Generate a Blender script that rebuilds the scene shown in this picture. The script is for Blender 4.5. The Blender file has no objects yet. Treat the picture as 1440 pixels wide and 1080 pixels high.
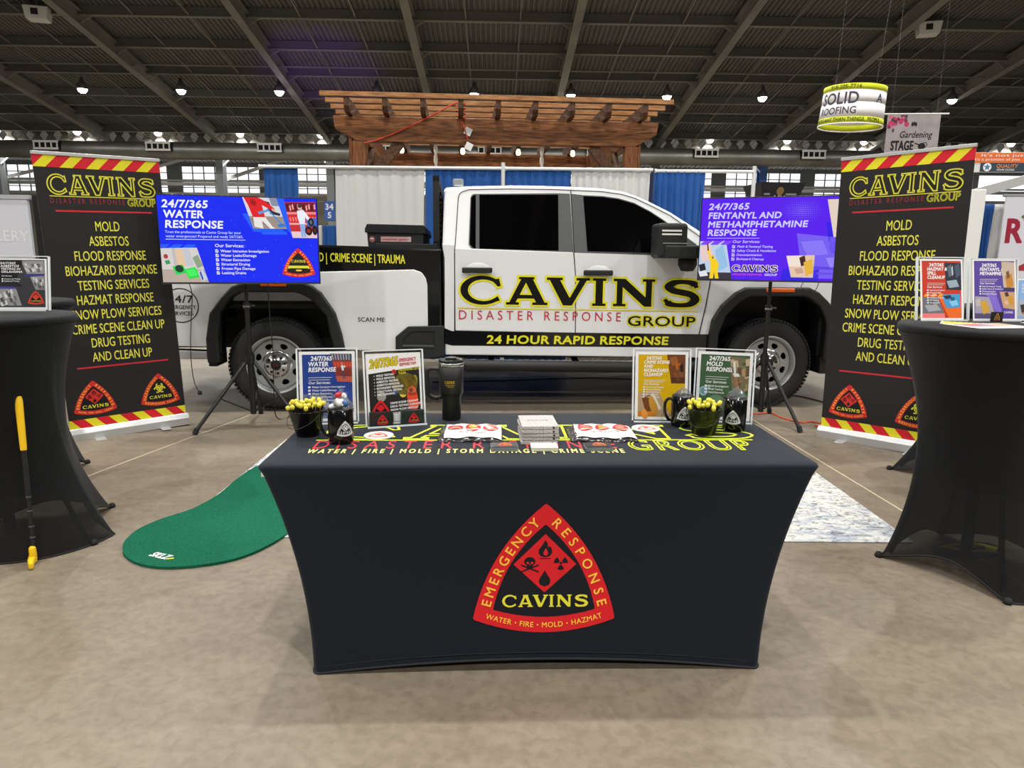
import bpy, bmesh, math, random
from mathutils import Vector, Matrix
from mathutils.geometry import tessellate_polygon
R = math.radians
SC = bpy.context.scene
COL = SC.collection

# ---------------------------------------------------------------- camera, world, lamps' strength, exposure
CAM_H, PITCH, ROLL = 1.40, R(10.5), R(0.5)
cam_d = bpy.data.cameras.new('camera'); cam_d.sensor_width = 36; cam_d.lens = 24
cam_d.clip_start = .05; cam_d.clip_end = 300
cam = bpy.data.objects.new('camera', cam_d); COL.objects.link(cam)
_r0 = Vector((1, 0, 0)); _f = Vector((0, math.cos(PITCH), -math.sin(PITCH))); _u0 = _r0.cross(_f)
_r = _r0 * math.cos(ROLL) + _u0 * math.sin(ROLL); _u = _u0 * math.cos(ROLL) - _r0 * math.sin(ROLL)
_m = Matrix((_r, _u, -_f)).transposed().to_4x4(); _m.translation = (0, 0, CAM_H)
cam.matrix_world = _m
SC.camera = cam
SC.view_settings.view_transform = 'Standard'; SC.view_settings.look = 'None'
SC.view_settings.exposure = 0.0; SC.view_settings.gamma = 1.0; SC.view_settings.use_curve_mapping = False
SC.cycles.max_bounces = 6; SC.cycles.diffuse_bounces = 3; SC.cycles.transparent_max_bounces = 12
SC.cycles.sample_clamp_indirect = 4.0
world = bpy.data.worlds.new('world'); SC.world = world; world.use_nodes = True
wb = world.node_tree.nodes['Background']
wb.inputs[0].default_value = (0.93, 0.97, 1.0, 1); wb.inputs[1].default_value = 1.6
LAMP_W = 492.0          # high-bay lamps over the booth
LAMP_FAR_W = 150.0      # the lamps of the two visible rows
LAMP_COL = (1.0, 0.985, 0.955)

BYAW = R(1.4)           # the hall is turned a little to the camera
def bl(x, y, z=0.0):
    c, s = math.cos(BYAW), math.sin(BYAW)
    return (x * c - y * s, x * s + y * c, z)

# ---------------------------------------------------------------- materials
def lin(c):
    c /= 255.0
    return c / 12.92 if c <= .04045 else ((c + .055) / 1.055) ** 2.4
def rgb(t): return (lin(t[0]), lin(t[1]), lin(t[2]), 1)
MATS = {}
def mat(name, c, rough=.5, metal=0., spec=.5, coat=0., noise=None, bump=None, emis=0., alpha=None, trans=None, sheen=0.):
    if name in MATS: return MATS[name]
    m = bpy.data.materials.new(name); m.use_nodes = True; nt = m.node_tree; b = nt.nodes['Principled BSDF']
    b.inputs['Base Color'].default_value = rgb(c); b.inputs['Roughness'].default_value = rough
    b.inputs['Metallic'].default_value = metal; b.inputs['Specular IOR Level'].default_value = spec
    b.inputs['Coat Weight'].default_value = coat; b.inputs['Coat Roughness'].default_value = .05
    b.inputs['Sheen Weight'].default_value = sheen
    if emis:
        b.inputs['Emission Color'].default_value = rgb(c); b.inputs['Emission Strength'].default_value = emis
    tc = None
    if noise or bump:
        tc = nt.nodes.new('ShaderNodeTexCoord')
    if noise:            # (scale, other colour, contrast low, high)
        n = nt.nodes.new('ShaderNodeTexNoise'); n.inputs['Scale'].default_value = noise[0]; n.inputs['Detail'].default_value = 6
        if len(noise) > 4:
            mp = nt.nodes.new('ShaderNodeMapping'); mp.inputs['Scale'].default_value = noise[4]
            nt.links.new(tc.outputs['Object'], mp.inputs[0]); nt.links.new(mp.outputs[0], n.inputs[0])
        else: nt.links.new(tc.outputs['Object'], n.inputs[0])
        r = nt.nodes.new('ShaderNodeValToRGB'); nt.links.new(n.outputs[0], r.inputs[0])
        r.color_ramp.elements[0].position = noise[2]; r.color_ramp.elements[1].position = noise[3]
        r.color_ramp.elements[0].color = rgb(c); r.color_ramp.elements[1].color = rgb(noise[1])
        nt.links.new(r.outputs[0], b.inputs['Base Color'])
    if bump:             # (scale, strength)
        n2 = nt.nodes.new('ShaderNodeTexNoise'); n2.inputs['Scale'].default_value = bump[0]; n2.inputs['Detail'].default_value = 4
        nt.links.new(tc.outputs['Object'], n2.inputs[0])
        bp = nt.nodes.new('ShaderNodeBump'); bp.inputs['Strength'].default_value = bump[1]; bp.inputs['Distance'].default_value = .02
        nt.links.new(n2.outputs[0], bp.inputs['Height']); nt.links.new(bp.outputs[0], b.inputs['Normal'])
    if trans is not None:     # see-through share
        t = nt.nodes.new('ShaderNodeBsdfTransparent'); mx = nt.nodes.new('ShaderNodeMixShader'); mx.inputs[0].default_value = trans
        out = nt.nodes['Material Output']
        nt.links.new(b.outputs[0], mx.inputs[1]); nt.links.new(t.outputs[0], mx.inputs[2]); nt.links.new(mx.outputs[0], out.inputs[0])
    MATS[name] = m
    return m
def ink(c, em=0.0, rough=.55):
    k = 'ink_%d_%d_%d_%g_%g' % (c[0], c[1], c[2], em, rough)
    if em:
        if k in MATS: return MATS[k]
        m = bpy.data.materials.new(k); m.use_nodes = True; b = m.node_tree.nodes['Principled BSDF']
        b.inputs['Base Color'].default_value = (.01, .01, .01, 1); b.inputs['Roughness'].default_value = .25
        b.inputs['Emission Color'].default_value = rgb(c); b.inputs['Emission Strength'].default_value = em
        MATS[k] = m; return m
    return mat(k, c, rough, spec=.3)

# ---------------------------------------------------------------- mesh builder
class MB:
    def __init__(s): s.v = []; s.f = []; s.m = []; s.s = []
    def add(s, vs, fs, m=0, sm=False):
        o = len(s.v); s.v += [tuple(v) for v in vs]
        for f in fs: s.f.append([i + o for i in f]); s.m.append(m); s.s.append(sm)
        return s
    def box(s, x0, x1, y0, y1, z0, z1, m=0, T=None):
        vs = [Vector((x, y, z)) for z in (z0, z1) for y in (y0, y1) for x in (x0, x1)]
        if T: vs = [T @ v for v in vs]
        return s.add(vs, [(0, 2, 3, 1), (4, 5, 7, 6), (0, 1, 5, 4), (2, 6, 7, 3), (0, 4, 6, 2), (1, 3, 7, 5)], m)
    def bar(s, a, b, w, h, m=0, up=(0, 0, 1)):
        a, b = Vector(a), Vector(b); d = b - a; L = d.length; d.normalize()
        sx = d.cross(Vector(up))
        if sx.length < 1e-4: sx = Vector((1, 0, 0))
        sx.normalize(); u = sx.cross(d)
        T = Matrix((sx, d, u)).transposed().to_4x4(); T.translation = a
        return s.box(-w / 2, w / 2, 0, L, -h / 2, h / 2, m, T)
    def cyl(s, a, b, r0, r1=None, n=16, m=0, caps=True, sm=True):
        r1 = r0 if r1 is None else r1
        a, b = Vector(a), Vector(b); d = (b - a).normalized()
        x = d.orthogonal().normalized(); y = d.cross(x)
        vs = []
        for p, r in ((a, r0), (b, r1)):
            for i in range(n):
                t = 2 * math.pi * i / n; vs.append(p + x * (r * math.cos(t)) + y * (r * math.sin(t)))
        s.add(vs, [(i, (i + 1) % n, n + (i + 1) % n, n + i) for i in range(n)], m, sm)
        if caps:
            s.add(vs[:n], [tuple(reversed(range(n)))], m); s.add(vs[n:], [tuple(range(n))], m)
        return s
    def tube(s, pts, r, n=8, m=0, closed=False):
        pts = [Vector(p) for p in pts]; N = len(pts); vs = []; prev = None
        for i, p in enumerate(pts):
            if closed: t = pts[(i + 1) % N] - pts[i - 1]
            else: t = pts[min(i + 1, N - 1)] - pts[max(i - 1, 0)]
            t.normalize()
            x = (prev - t * prev.dot(t)) if prev else t.orthogonal()
            x.normalize(); prev = x; y = t.cross(x)
            rr = r[i] if isinstance(r, (list, tuple)) else r
            for k in range(n):
                a = 2 * math.pi * k / n; vs.append(p + x * (rr * math.cos(a)) + y * (rr * math.sin(a)))
        fs = []
        for i in range(N if closed else N - 1):
            j = (i + 1) % N
            fs += [(i * n + k, i * n + (k + 1) % n, j * n + (k + 1) % n, j * n + k) for k in range(n)]
        s.add(vs, fs, m, True)
        if not closed:
            s.add(vs[:n], [tuple(reversed(range(n)))], m); s.add(vs[-n:], [tuple(range(n))], m)
        return s
    def lathe(s, prof, n=32, m=0, T=None, close=False, sm=True, caps=True):
        vs = []
        for r, z in prof:
            for i in range(n):
                a = 2 * math.pi * i / n; v = Vector((r * math.cos(a), r * math.sin(a), z)); vs.append(T @ v if T else v)
        P = len(prof); fs = []
        for j in range(P if close else P - 1):
            q = (j + 1) % P
            fs += [(j * n + i, j * n + (i + 1) % n, q * n + (i + 1) % n, q * n + i) for i in range(n)]
        s.add(vs, fs, m, sm)
        if not close and caps:
            if prof[0][0] > 1e-6: s.add(vs[:n], [tuple(reversed(range(n)))], m)
            if prof[-1][0] > 1e-6: s.add(vs[-n:], [tuple(range(n))], m)
        return s
    def prism(s, loops, f0, f1, m=0):
        """2-D loops (first outer, rest holes) mapped by f0 and f1 to the two faces."""
        if not isinstance(loops[0][0], (tuple, list)): loops = [loops]
        flat = [p for l in loops for p in l]
        a = [f0(*p) for p in flat]; b = [f1(*p) for p in flat]; n = len(flat)
        if len(loops) == 1: fs = [tuple(range(n))]
        else: fs = tessellate_polygon([[Vector((p[0], p[1], 0)) for p in l] for l in loops])
        allf = [tuple(f) for f in fs] + [tuple(n + i for i in reversed(f)) for f in fs]
        o = 0
        for l in loops:
            k = len(l)
            allf += [(o + i, o + (i + 1) % k, n + o + (i + 1) % k, n + o + i) for i in range(k)]
            o += k
        return s.add(a + b, allf, m)
    def build(s, name, mats, parent=None, loc=None, rot=None, bevel=None, seg=2, recalc=True, sub=0, solid=0, weld=False):
        me = bpy.data.meshes.new(name); me.from_pydata(s.v, [], s.f)
        if not isinstance(mats, (list, tuple)): mats = [mats]
        for m in mats: me.materials.append(m)
        me.polygons.foreach_set('material_index', s.m); me.polygons.foreach_set('use_smooth', s.s)
        if recalc or weld:
            bm = bmesh.new(); bm.from_mesh(me)
            if weld: bmesh.ops.remove_doubles(bm, verts=bm.verts, dist=1e-5)
            if recalc: bmesh.ops.recalc_face_normals(bm, faces=bm.faces)
            bm.to_mesh(me); bm.free()
        me.update()
        o = bpy.data.objects.new(name, me); COL.objects.link(o)
        if parent: o.parent = parent
        if loc is not None: o.location = loc
        if rot is not None: o.rotation_euler = rot
        if solid:
            q = o.modifiers.new('solid', 'SOLIDIFY'); q.thickness = solid; q.offset = 0
        if bevel:
            q = o.modifiers.new('bevel', 'BEVEL'); q.width = bevel; q.segments = seg; q.limit_method = 'ANGLE'; q.angle_limit = R(35)
        if sub:
            q = o.modifiers.new('sub', 'SUBSURF'); q.levels = sub; q.render_levels = sub
        return o
def tag(o, label, cat, group=None, kind=None):
    o['label'] = label; o['category'] = cat
    if group: o['group'] = group
    if kind: o['kind'] = kind
    return o
def thing(name, label, cat, loc=(0, 0, 0), rz=0., group=None):
    o = bpy.data.objects.new(name, None); COL.objects.link(o); o.location = loc; o.rotation_euler = (0, 0, rz)
    o.empty_display_size = .1
    return tag(o, label, cat, group)
def struct(o):
    o['kind'] = 'structure'; return o
def dup(root, loc, rz=None, label=None, rot=None):
    c = root.copy(); COL.objects.link(c); c.location = loc
    if rz is not None: c.rotation_euler = (0, 0, rz)
    if rot is not None: c.rotation_euler = rot
    if label: c['label'] = label
    for ch in list(root.children):
        d = ch.copy(); COL.objects.link(d); d.parent = c
        for g in list(ch.children):
            e = g.copy(); COL.objects.link(e); e.parent = d
    return c

# ---------------------------------------------------------------- lettering
CHARS = sorted(set("ABCDEFGHIJKLMNOPQRSTUVWXYZabcdefghijklmnopqrstuvwxyz0123456789/|&:.,!'-+*"))
GL = {}; BW = (0, .04, .095, .015)
def make_glyphs():
    tmp = []
    def mk(body, off):
        c = bpy.data.curves.new('g', 'FONT'); c.body = body; c.offset = off; c.resolution_u = 3
        o = bpy.data.objects.new('g', c); COL.objects.link(o); tmp.append(o); return o
    jobs = {(ch, 0): mk(ch, 0) for ch in CHARS}
    wide = {ch: mk('H' + ch + 'H', 0) for ch in CHARS}; hh = mk('HH', 0)
    dg = bpy.context.evaluated_depsgraph_get()
    def size(o):
        me = o.evaluated_get(dg).to_mesh(); xs = [v.co.x for v in me.vertices]; ys = [v.co.y for v in me.vertices]
        return min(xs), max(xs), min(ys), max(ys)
    x0, x1, _, _ = size(hh); w0 = x1 - x0
    capH = size(jobs[('H', 0)])[3]
    for ch in CHARS:
        a, b, _, _ = size(wide[ch]); adv = (b - a) - w0
        for k in (0,):
            me = jobs[(ch, k)].evaluated_get(dg).to_mesh()
            vs = [(v.co.x / capH, v.co.y / capH) for v in me.vertices]; fs = [tuple(p.vertices) for p in me.polygons]
            ed = {}
            for f in fs:
                for i in range(len(f)):
                    e = (min(f[i], f[i - 1]), max(f[i], f[i - 1])); ed[e] = ed.get(e, 0) + 1
            for kk in (0, 1, 2, 3): GL[(ch, kk)] = (vs, fs, adv / capH + BW[kk] * .5, [e for e, n in ed.items() if n == 1])
    for o in tmp:
        d = o.data; bpy.data.objects.remove(o); bpy.data.curves.remove(d)
make_glyphs()

# broad serif capitals of the company lettering, height 1
def _cat(P, n=6):
    out = []
    for i in range(len(P) - 1):
        p0, p1, p2, p3 = P[max(i - 1, 0)], P[i], P[i + 1], P[min(i + 2, len(P) - 1)]
        for k in range(n):
            t = k / n
            out.append(tuple(.5 * ((2 * p1[j]) + (-p0[j] + p2[j]) * t + (2 * p0[j] - 5 * p1[j] + 4 * p2[j] - p3[j]) * t * t + (-p0[j] + 3 * p1[j] - 3 * p2[j] + p3[j]) * t ** 3) for j in range(2)))
    out.append(P[-1]); return out
def _big():
    D = {}
    o = []; N = 30
    for i in range(N + 1):
        a = R(42 + (318 - 42) * i / N); o.append((.70 + .70 * math.cos(a), .5 + .52 * math.sin(a)))
    inn = []
    for i in range(N + 1):
        a = R(312 - (312 - 48) * i / N); inn.append((.74 + .50 * math.cos(a), .5 + .385 * math.sin(a)))
    top = [(1.13, .70), (1.22, .62), (1.29, .64)]; bot = [(1.29, .33), (1.14, .26)]
    D['C'] = ([[(1.30, .66), (1.24, .93)] + o[1:-1] + [(1.27, .14)] + [(1.20, .30)] + inn + [(1.20, .64)]], 1.3)
    D['A'] = ([[(0, 0), (.36, 0), (.36, .09), (.27, .09), (.325, .23), (.79, .23), (.845, .09), (.74, .09), (.74, 0), (1.17, 0), (1.17, .09), (1.09, .09), (.75, .92), (.79, .92), (.79, 1), (.36, 1), (.36, .92), (.42, .92), (.09, .09), (0, .09)],
               [(.38, .36), (.555, .80), (.735, .36)]], 1.17)
    D['V'] = ([[(0, 1), (0, .91), (.08, .91), (.45, 0), (.69, 0), (1.08, .91), (1.17, .91), (1.17, 1), (.80, 1), (.80, .91), (.89, .91), (.63, .27), (.36, .91), (.43, .91), (.43, 1)]], 1.17)
    D['I'] = ([[(0, 0), (.44, 0), (.44, .09), (.34, .09), (.34, .91), (.44, .91), (.44, 1), (0, 1), (0, .91), (.10, .91), (.10, .09), (0, .09)]], .44)
    D['N'] = ([[(0, 0), (.37, 0), (.37, .09), (.27, .09), (.27, .70), (.92, 0), (1.13, 0), (1.13, .91), (1.22, .91), (1.22, 1), (.85, 1), (.85, .91), (.95, .91), (.95, .34), (.34, 1), (0, 1), (0, .91), (.10, .91), (.10, .09), (0, .09)]], 1.22)
    cl = _cat([(.96, .72), (.86, .87), (.60, .925), (.32, .89), (.17, .74), (.30, .605), (.55, .54), (.82, .455), (.93, .28), (.78, .11), (.50, .07), (.22, .11), (.07, .28)], 4)
    L, Rr = [], []
    for i, p in enumerate(cl):
        a = cl[max(i - 1, 0)]; b = cl[min(i + 1, len(cl) - 1)]; dx, dy = b[0] - a[0], b[1] - a[1]; q = math.hypot(dx, dy)
        w = .075 + .055 * abs(dy / q) if 2 < i < len(cl) - 3 else .06
        w = .11 if 18 < i < 30 else w
        L.append((p[0] - dy / q * w, p[1] + dx / q * w)); Rr.append((p[0] + dy / q * w, p[1] - dx / q * w))
    D['S'] = ([L + Rr[::-1]], 1.02)
    return D
BIG = _big()
SLOT = {'C': (0, .166), 'A': (.188, .360), 'V': (.356, .536), 'I': (.548, .604), 'N': (.636, .812), 'S': (.845, 1.0)}

class Sheet:
    """Printed or lit flat pattern in its own u,v metres; layers keep apart by a hair."""
    def __init__(s): s.v = []; s.f = []; s.c = []
    def add(s, pts, fs, c, l):
        o = len(s.v); s.v += [(p[0], p[1], l) for p in pts]
        for f in fs: s.f.append([i + o for i in f]); s.c.append(c)
    def poly(s, loops, c, l=0):
        if not isinstance(loops[0][0], (tuple, list)): loops = [loops]
        flat = [p for q in loops for p in q]
        fs = tessellate_polygon([[Vector((p[0], p[1], 0)) for p in q] for q in loops])
        s.add(flat, fs, c, l)
    def rect(s, x0, y0, x1, y1, c, l=0): s.add([(x0, y0), (x1, y0), (x1, y1), (x0, y1)], [(0, 1, 2, 3)], c, l)
    def grid(s, x0, y0, x1, y1, c, l=0, nx=1, ny=1):
        pts = [(x0 + (x1 - x0) * i / nx, y0 + (y1 - y0) * j / ny) for j in range(ny + 1) for i in range(nx + 1)]
        s.add(pts, [(j * (nx + 1) + i, j * (nx + 1) + i + 1, (j + 1) * (nx + 1) + i + 1, (j + 1) * (nx + 1) + i) for j in range(ny) for i in range(nx)], c, l)
    def ell(s, cx, cy, rx, ry, c, l=0, n=24, a0=0, a1=360):
        full = abs(a1 - a0) >= 360
        pts = [(cx + rx * math.cos(R(a0 + (a1 - a0) * i / n)), cy + ry * math.sin(R(a0 + (a1 - a0) * i / n))) for i in range(n if full else n + 1)]
        if not full: pts.append((cx, cy))
        s.add(pts, [tuple(range(len(pts)))] if full else [tuple(range(len(pts)))], c, l)
    def ring(s, cx, cy, r0, r1, c, l=0, n=28, a0=0, a1=360, ky=1.0):
        pts = []; 
        for i in range(n + 1):
            a = R(a0 + (a1 - a0) * i / n); pts += [(cx + r0 * math.cos(a), cy + ky * r0 * math.sin(a)), (cx + r1 * math.cos(a), cy + ky * r1 * math.sin(a))]
        s.add(pts, [(2 * i, 2 * i + 1, 2 * i + 3, 2 * i + 2) for i in range(n)], c, l)
    def seg(s, a, b, w, c, l=0, ext=.5):
        dx, dy = b[0] - a[0], b[1] - a[1]; q = math.hypot(dx, dy)
        if q < 1e-9: return
        dx /= q; dy /= q; e = w * ext; h = w / 2
        A = (a[0] - dx * e, a[1] - dy * e); B = (b[0] + dx * e, b[1] + dy * e)
        s.add([(A[0] - dy * h, A[1] + dx * h), (A[0] + dy * h, A[1] - dx * h), (B[0] + dy * h, B[1] - dx * h), (B[0] - dy * h, B[1] + dx * h)], [(0, 1, 2, 3)], c, l)
    def line(s, pts, w, c, l=0, closed=False, ext=.3):
        n = len(pts)
        for i in range(n if closed else n - 1): s.seg(pts[i], pts[(i + 1) % n], w, c, l + .13 * (i % 3) + (.07 if closed and i == n - 1 else 0), ext)
    def width(s, t, h, b=1, ws=1., sp=0.): return sum(GL.get((ch, b), GL[('H', b)])[2] if ch != ' ' else .38 for ch in t) * h * ws + sp * h * ws * (len(t) - 1)
    def text(s, t, x, y, h, c, l=1, al='l', w=None, ws=1., sl=0., sp=0., b=1, oc=None, ow=0, rise=0., slope=0.):
        if w is not None: ws = w / s.width(t, h, b, 1., sp)
        W = s.width(t, h, b, ws, sp)
        if al == 'c': x -= W / 2
        if al == 'r': x -= W
        x0 = x
        for ch in t:
            if ch == ' ': x += (.38 + sp) * h * ws; continue
            vs, fs, adv, ed = GL.get((ch, b), GL[('H', b)])
            pts = [(x + (p[0] + sl * p[1]) * h * ws, y + p[1] * h + slope * (x + p[0] * h * ws - x0)) for p in vs]
            if c is not None:
                s.add(pts, fs, c, l)
                if b:
                    for i, e in enumerate(ed): s.seg(pts[e[0]], pts[e[1]], BW[b] * h, c, l + .1 + .06 * (i % 7), .35)
            if oc:
                for i, e in enumerate(ed): s.seg(pts[e[0]], pts[e[1]], ow + (BW[b] * h if c is not None else 0), oc, (l - 1 if c is not None else l) + .06 * (i % 7), .35)
            x += (adv + sp) * h * ws
        return x
    def path_text(s, t, path, h, c, l=1, fill=.9, b=1, ws=1.):
        L = [0]
        for i in range(1, len(path)): L.append(L[-1] + math.dist(path[i], path[i - 1]))
        advs = [(GL[(ch, b)][2] if ch in CHARS else .4) * h * ws for ch in t]
        gap = (L[-1] * fill - sum(advs)) / max(1, len(t) - 1); d = L[-1] * (1 - fill) / 2
        for ch, a in zip(t, advs):
            m = d + a / 2; k = 1
            while k < len(L) - 1 and L[k] < m: k += 1
            f = (m - L[k - 1]) / max(1e-9, L[k] - L[k - 1])
            p = [path[k - 1][j] + (path[k][j] - path[k - 1][j]) * f for j in (0, 1)]
            dx, dy = path[k][0] - path[k - 1][0], path[k][1] - path[k - 1][1]; q = math.hypot(dx, dy); dx /= q; dy /= q
            if ch == '*': s.ell(p[0], p[1], h * .16, h * .16, c, l, 10)
            elif ch != ' ':
                vs, fs, adv, ed = GL[(ch, b)]
                pp = [(p[0] + dx * (v[0] * h * ws - a / 2) - dy * (v[1] - .5) * h, p[1] + dy * (v[0] * h * ws - a / 2) + dx * (v[1] - .5) * h) for v in vs]
                s.add(pp, fs, c, l)
                if b:
                    for i, e in enumerate(ed): s.seg(pp[e[0]], pp[e[1]], BW[b] * h, c, l + .1 + .06 * (i % 7), .35)
            d += a + gap
    def cavins(s, x, y, w, h, fill, oc=None, ow=0., l=1, over=False, slope=0.):
        for ch in 'CAVINS':
            loops, lw = BIG[ch]; a, b = SLOT[ch]; kx = (b - a) * w / lw
            ml = [[(x + a * w + p[0] * kx, y + p[1] * h + slope * (a * w + p[0] * kx)) for p in q] for q in loops]
            if fill is not None: s.poly(ml, fill, l)
            if oc:
                for q in ml: s.line(q, ow, oc, l + 1 if over else l - 1, True, .5)
    def refine(s, L):
        F, C2 = [], []
        for f, c in zip(s.f, s.c):
            st = [[f[0], f[i], f[i + 1]] for i in range(1, len(f) - 1)] if len(f) != 4 else [[f[0], f[1], f[2]], [f[0], f[2], f[3]]]
            while st:
                t = st.pop(); d = [math.hypot(s.v[t[i]][0] - s.v[t[i - 2]][0], s.v[t[i]][1] - s.v[t[i - 2]][1]) for i in range(3)]
                m = max(d)
                if m <= L: F.append(t); C2.append(c); continue
                i = d.index(m); a, b, o = t[i], t[(i + 1) % 3], t[(i + 2) % 3]
                A, B = s.v[a], s.v[b]; s.v.append(((A[0] + B[0]) / 2, (A[1] + B[1]) / 2, A[2])); n = len(s.v) - 1
                st += [[a, n, o], [n, b, o]]
        s.f, s.c = F, C2; return s
    def build(s, name, mapf, parent=None, em=0., rough=.55, loc=None, rot=None):
        me = bpy.data.meshes.new(name); me.from_pydata([tuple(mapf(*p)) for p in s.v], [], s.f)
        keys = []
        for c in s.c:
            if c not in keys: keys.append(c)
        for k in keys: me.materials.append(ink(k, em, rough) if isinstance(k, tuple) else MATS[k])
        ix = {k: i for i, k in enumerate(keys)}
        me.polygons.foreach_set('material_index', [ix[c] for c in s.c]); me.update()
        o = bpy.data.objects.new(name, me); COL.objects.link(o)
        if parent: o.parent = parent
        if loc is not None: o.location = loc
        if rot is not None: o.rotation_euler = rot
        return o
def plane_map(o, ux, uy, n, d=.0006, base=.0006):
    o, ux, uy, n = Vector(o), Vector(ux), Vector(uy), Vector(n)
    return lambda u, v, l: o + ux * u + uy * v + n * (base + d * l)
def front_map(y=0., d=.0006, base=.0006, x=0., z=0.): return plane_map((x, y, z), (1, 0, 0), (0, 0, 1), (0, -1, 0), d, base)

RED = (214, 30, 38); YEL = (226, 218, 60); ORG = (255, 196, 70); BLK = (20, 20, 22); WHT = (240, 240, 240)
def _bez(A, B, bulge, n=14, t0=0.03, t1=.97):
    mx, my = (A[0] + B[0]) / 2, (A[1] + B[1]) / 2; dx, dy = B[0] - A[0], B[1] - A[1]; q = math.hypot(dx, dy)
    cx, cy = mx + dy / q * 2 * bulge, my - dx / q * 2 * bulge
    out = []
    for i in range(n + 1):
        t = t0 + (t1 - t0) * i / n
        out.append(((1 - t) ** 2 * A[0] + 2 * t * (1 - t) * cx + t * t * B[0], (1 - t) ** 2 * A[1] + 2 * t * (1 - t) * cy + t * t * B[1]))
    return out
def _tri(A, B, C, b1, b2, t=.03):   # A apex, B bottom left, C bottom right, counter-clockwise
    a, b, c = _bez(A, B, b1, 12, t, 1 - t), _bez(B, C, b2, 12, t, 1 - t), _bez(C, A, b1, 12, t, 1 - t); out = []
    for arc, nxt, K in ((a, b, B), (b, c, C), (c, a, A)):
        m = ((arc[-1][0] + nxt[0][0]) / 2, (arc[-1][1] + nxt[0][1]) / 2)
        out += arc + [(m[0] + (K[0] - m[0]) * .45, m[1] + (K[1] - m[1]) * .45)]
    return out
def trefoil(S, cx, cy, r, c, l):
    for k in range(3): 
        a0 = 90 + 120 * k + 180 - 30
        pts = []
        for i in range(9): a = R(a0 + 60 * i / 8); pts.append((cx + r * math.cos(a), cy + r * math.sin(a)))
        for i in range(9): a = R(a0 + 60 - 60 * i / 8); pts.append((cx + .3 * r * math.cos(a), cy + .3 * r * math.sin(a)))
        S.poly(pts, c, l)
    S.ell(cx, cy, .2 * r, .2 * r, c, l, 12)
def biohaz(S, cx, cy, r, c, l):
    for k in range(3):
        a = R(90 + 120 * k); x, y = cx + .42 * r * math.cos(a), cy + .42 * r * math.sin(a)
        d = math.degrees(a)
        S.ring(x, y, .34 * r, .55 * r, c, l, 22, d + 38, d + 322)
    S.ring(cx, cy, .36 * r, .50 * r, c, l, 24)
def emblem(S, cx, cy, w, kind='er', l=1, red=RED, txt=ORG, blk=BLK, word=YEL, detail=2):
    f = lambda p: (cx + (p[0] - .5) * w, cy + (p[1] - .46) * w)
    F = lambda P: [f(p) for p in P]
    out = _tri((.5, .935), (-.01, .10), (1.01, .10), .085, .098, .014)
    S.poly(F(out), red, l)
    inn = _tri((.5, .785), (.135, .17), (.865, .17), .062, .055, .012)
    S.poly(F(inn), blk, l + 1)
    if kind in ('er', 'white'):
        dm = [(.5, .715), (.722, .497), (.5, .292), (.278, .497)]
        S.poly(F(dm), red, l + 2)
        if detail:
            fl = [(.5, .672), (.475, .63), (.456, .605), (.452, .578), (.468, .556), (.5, .548), (.532, .556), (.55, .58), (.545, .61), (.53, .63), (.52, .618), (.515, .65)]
            S.poly(F(fl), blk, l + 3); S.poly(F([(.505, .615), (.487, .585), (.49, .565), (.508, .56), (.522, .575), (.515, .595)]), red, l + 4)
            S.rect(*f((.462, .536)), *f((.54, .542)), blk, l + 3)
            S.ell(*f((.393, .517)), .04 * w, .033 * w, blk, l + 3, 16); S.rect(*f((.372, .466)), *f((.414, .495)), blk, l + 3)
            for sx in (-1, 1):
                S.ell(*f((.393 + sx * .015, .508)), .0095 * w, .0095 * w, red, l + 4, 8)
                S.seg(f((.393 - sx * .058, .490)), f((.393 + sx * .058, .444)), .011 * w, blk, l + 3)
            S.rect(*f((.389, .492)), *f((.397, .500)), red, l + 4)
            trefoil(S, *f((.612, .505)), .05 * w, blk, l + 3)
            dp = [(.5, .455), (.484, .425), (.464, .395), (.459, .37), (.468, .348), (.5, .335), (.532, .348), (.541, .37), (.536, .395), (.516, .425)]
            S.poly(F(dp), blk, l + 3)
        S.cavins(*f((.20, .188)), .61 * w, .088 * w, word, None, 0, l + 3)
    elif kind == 'haz':
        biohaz(S, *f((.5, .50)), .17 * w, YEL, l + 2)
        S.cavins(*f((.22, .215)), .57 * w, .085 * w, word, None, 0, l + 3)
    elif kind == 'years':
        S.cavins(*f((.285, .47)), .43 * w, .085 * w, word, None, 0, l + 3)
        S.poly(F([(.16, .29), (.20, .37), (.80, .37), (.84, .29), (.78, .27), (.78, .29), (.22, .29), (.22, .27)]), YEL, l + 2)
        S.ell(*f((.5, .22)), .1 * w, .028 * w, txt, l + 2, 14)
    if detail:
        a, b, c = ('EMERGENCY', 'RESPONSE', 'WATER * FIRE * MOLD * HAZMAT') if kind != 'haz' else ('HAZARDOUS', 'MATERIALS', 'RESPONSE TEAM')
        pl = _bez((.07, .135), (.5, .865), -.074, 20, .05, .93); pr = _bez((.5, .865), (.93, .135), -.074, 20, .07, .95)
        pb = _bez((.06, .135), (.94, .135), .078, 20, .0, 1)
        S.path_text(a, F(pl), .066 * w, txt, l + 2, .96, 1); S.path_text(b, F(pr), .066 * w, txt, l + 2, .96, 1)
        S.path_text(c, F(pb), (.036 if kind != 'haz' else .06) * w, txt, l + 2, .94, 1)
def bil(q, u, v):   # quad TL, TR, BR, BL; u right, v down
    return tuple((q[0][i] * (1 - u) + q[1][i] * u) * (1 - v) + (q[3][i] * (1 - u) + q[2][i] * u) * v for i in (0, 1))
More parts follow.
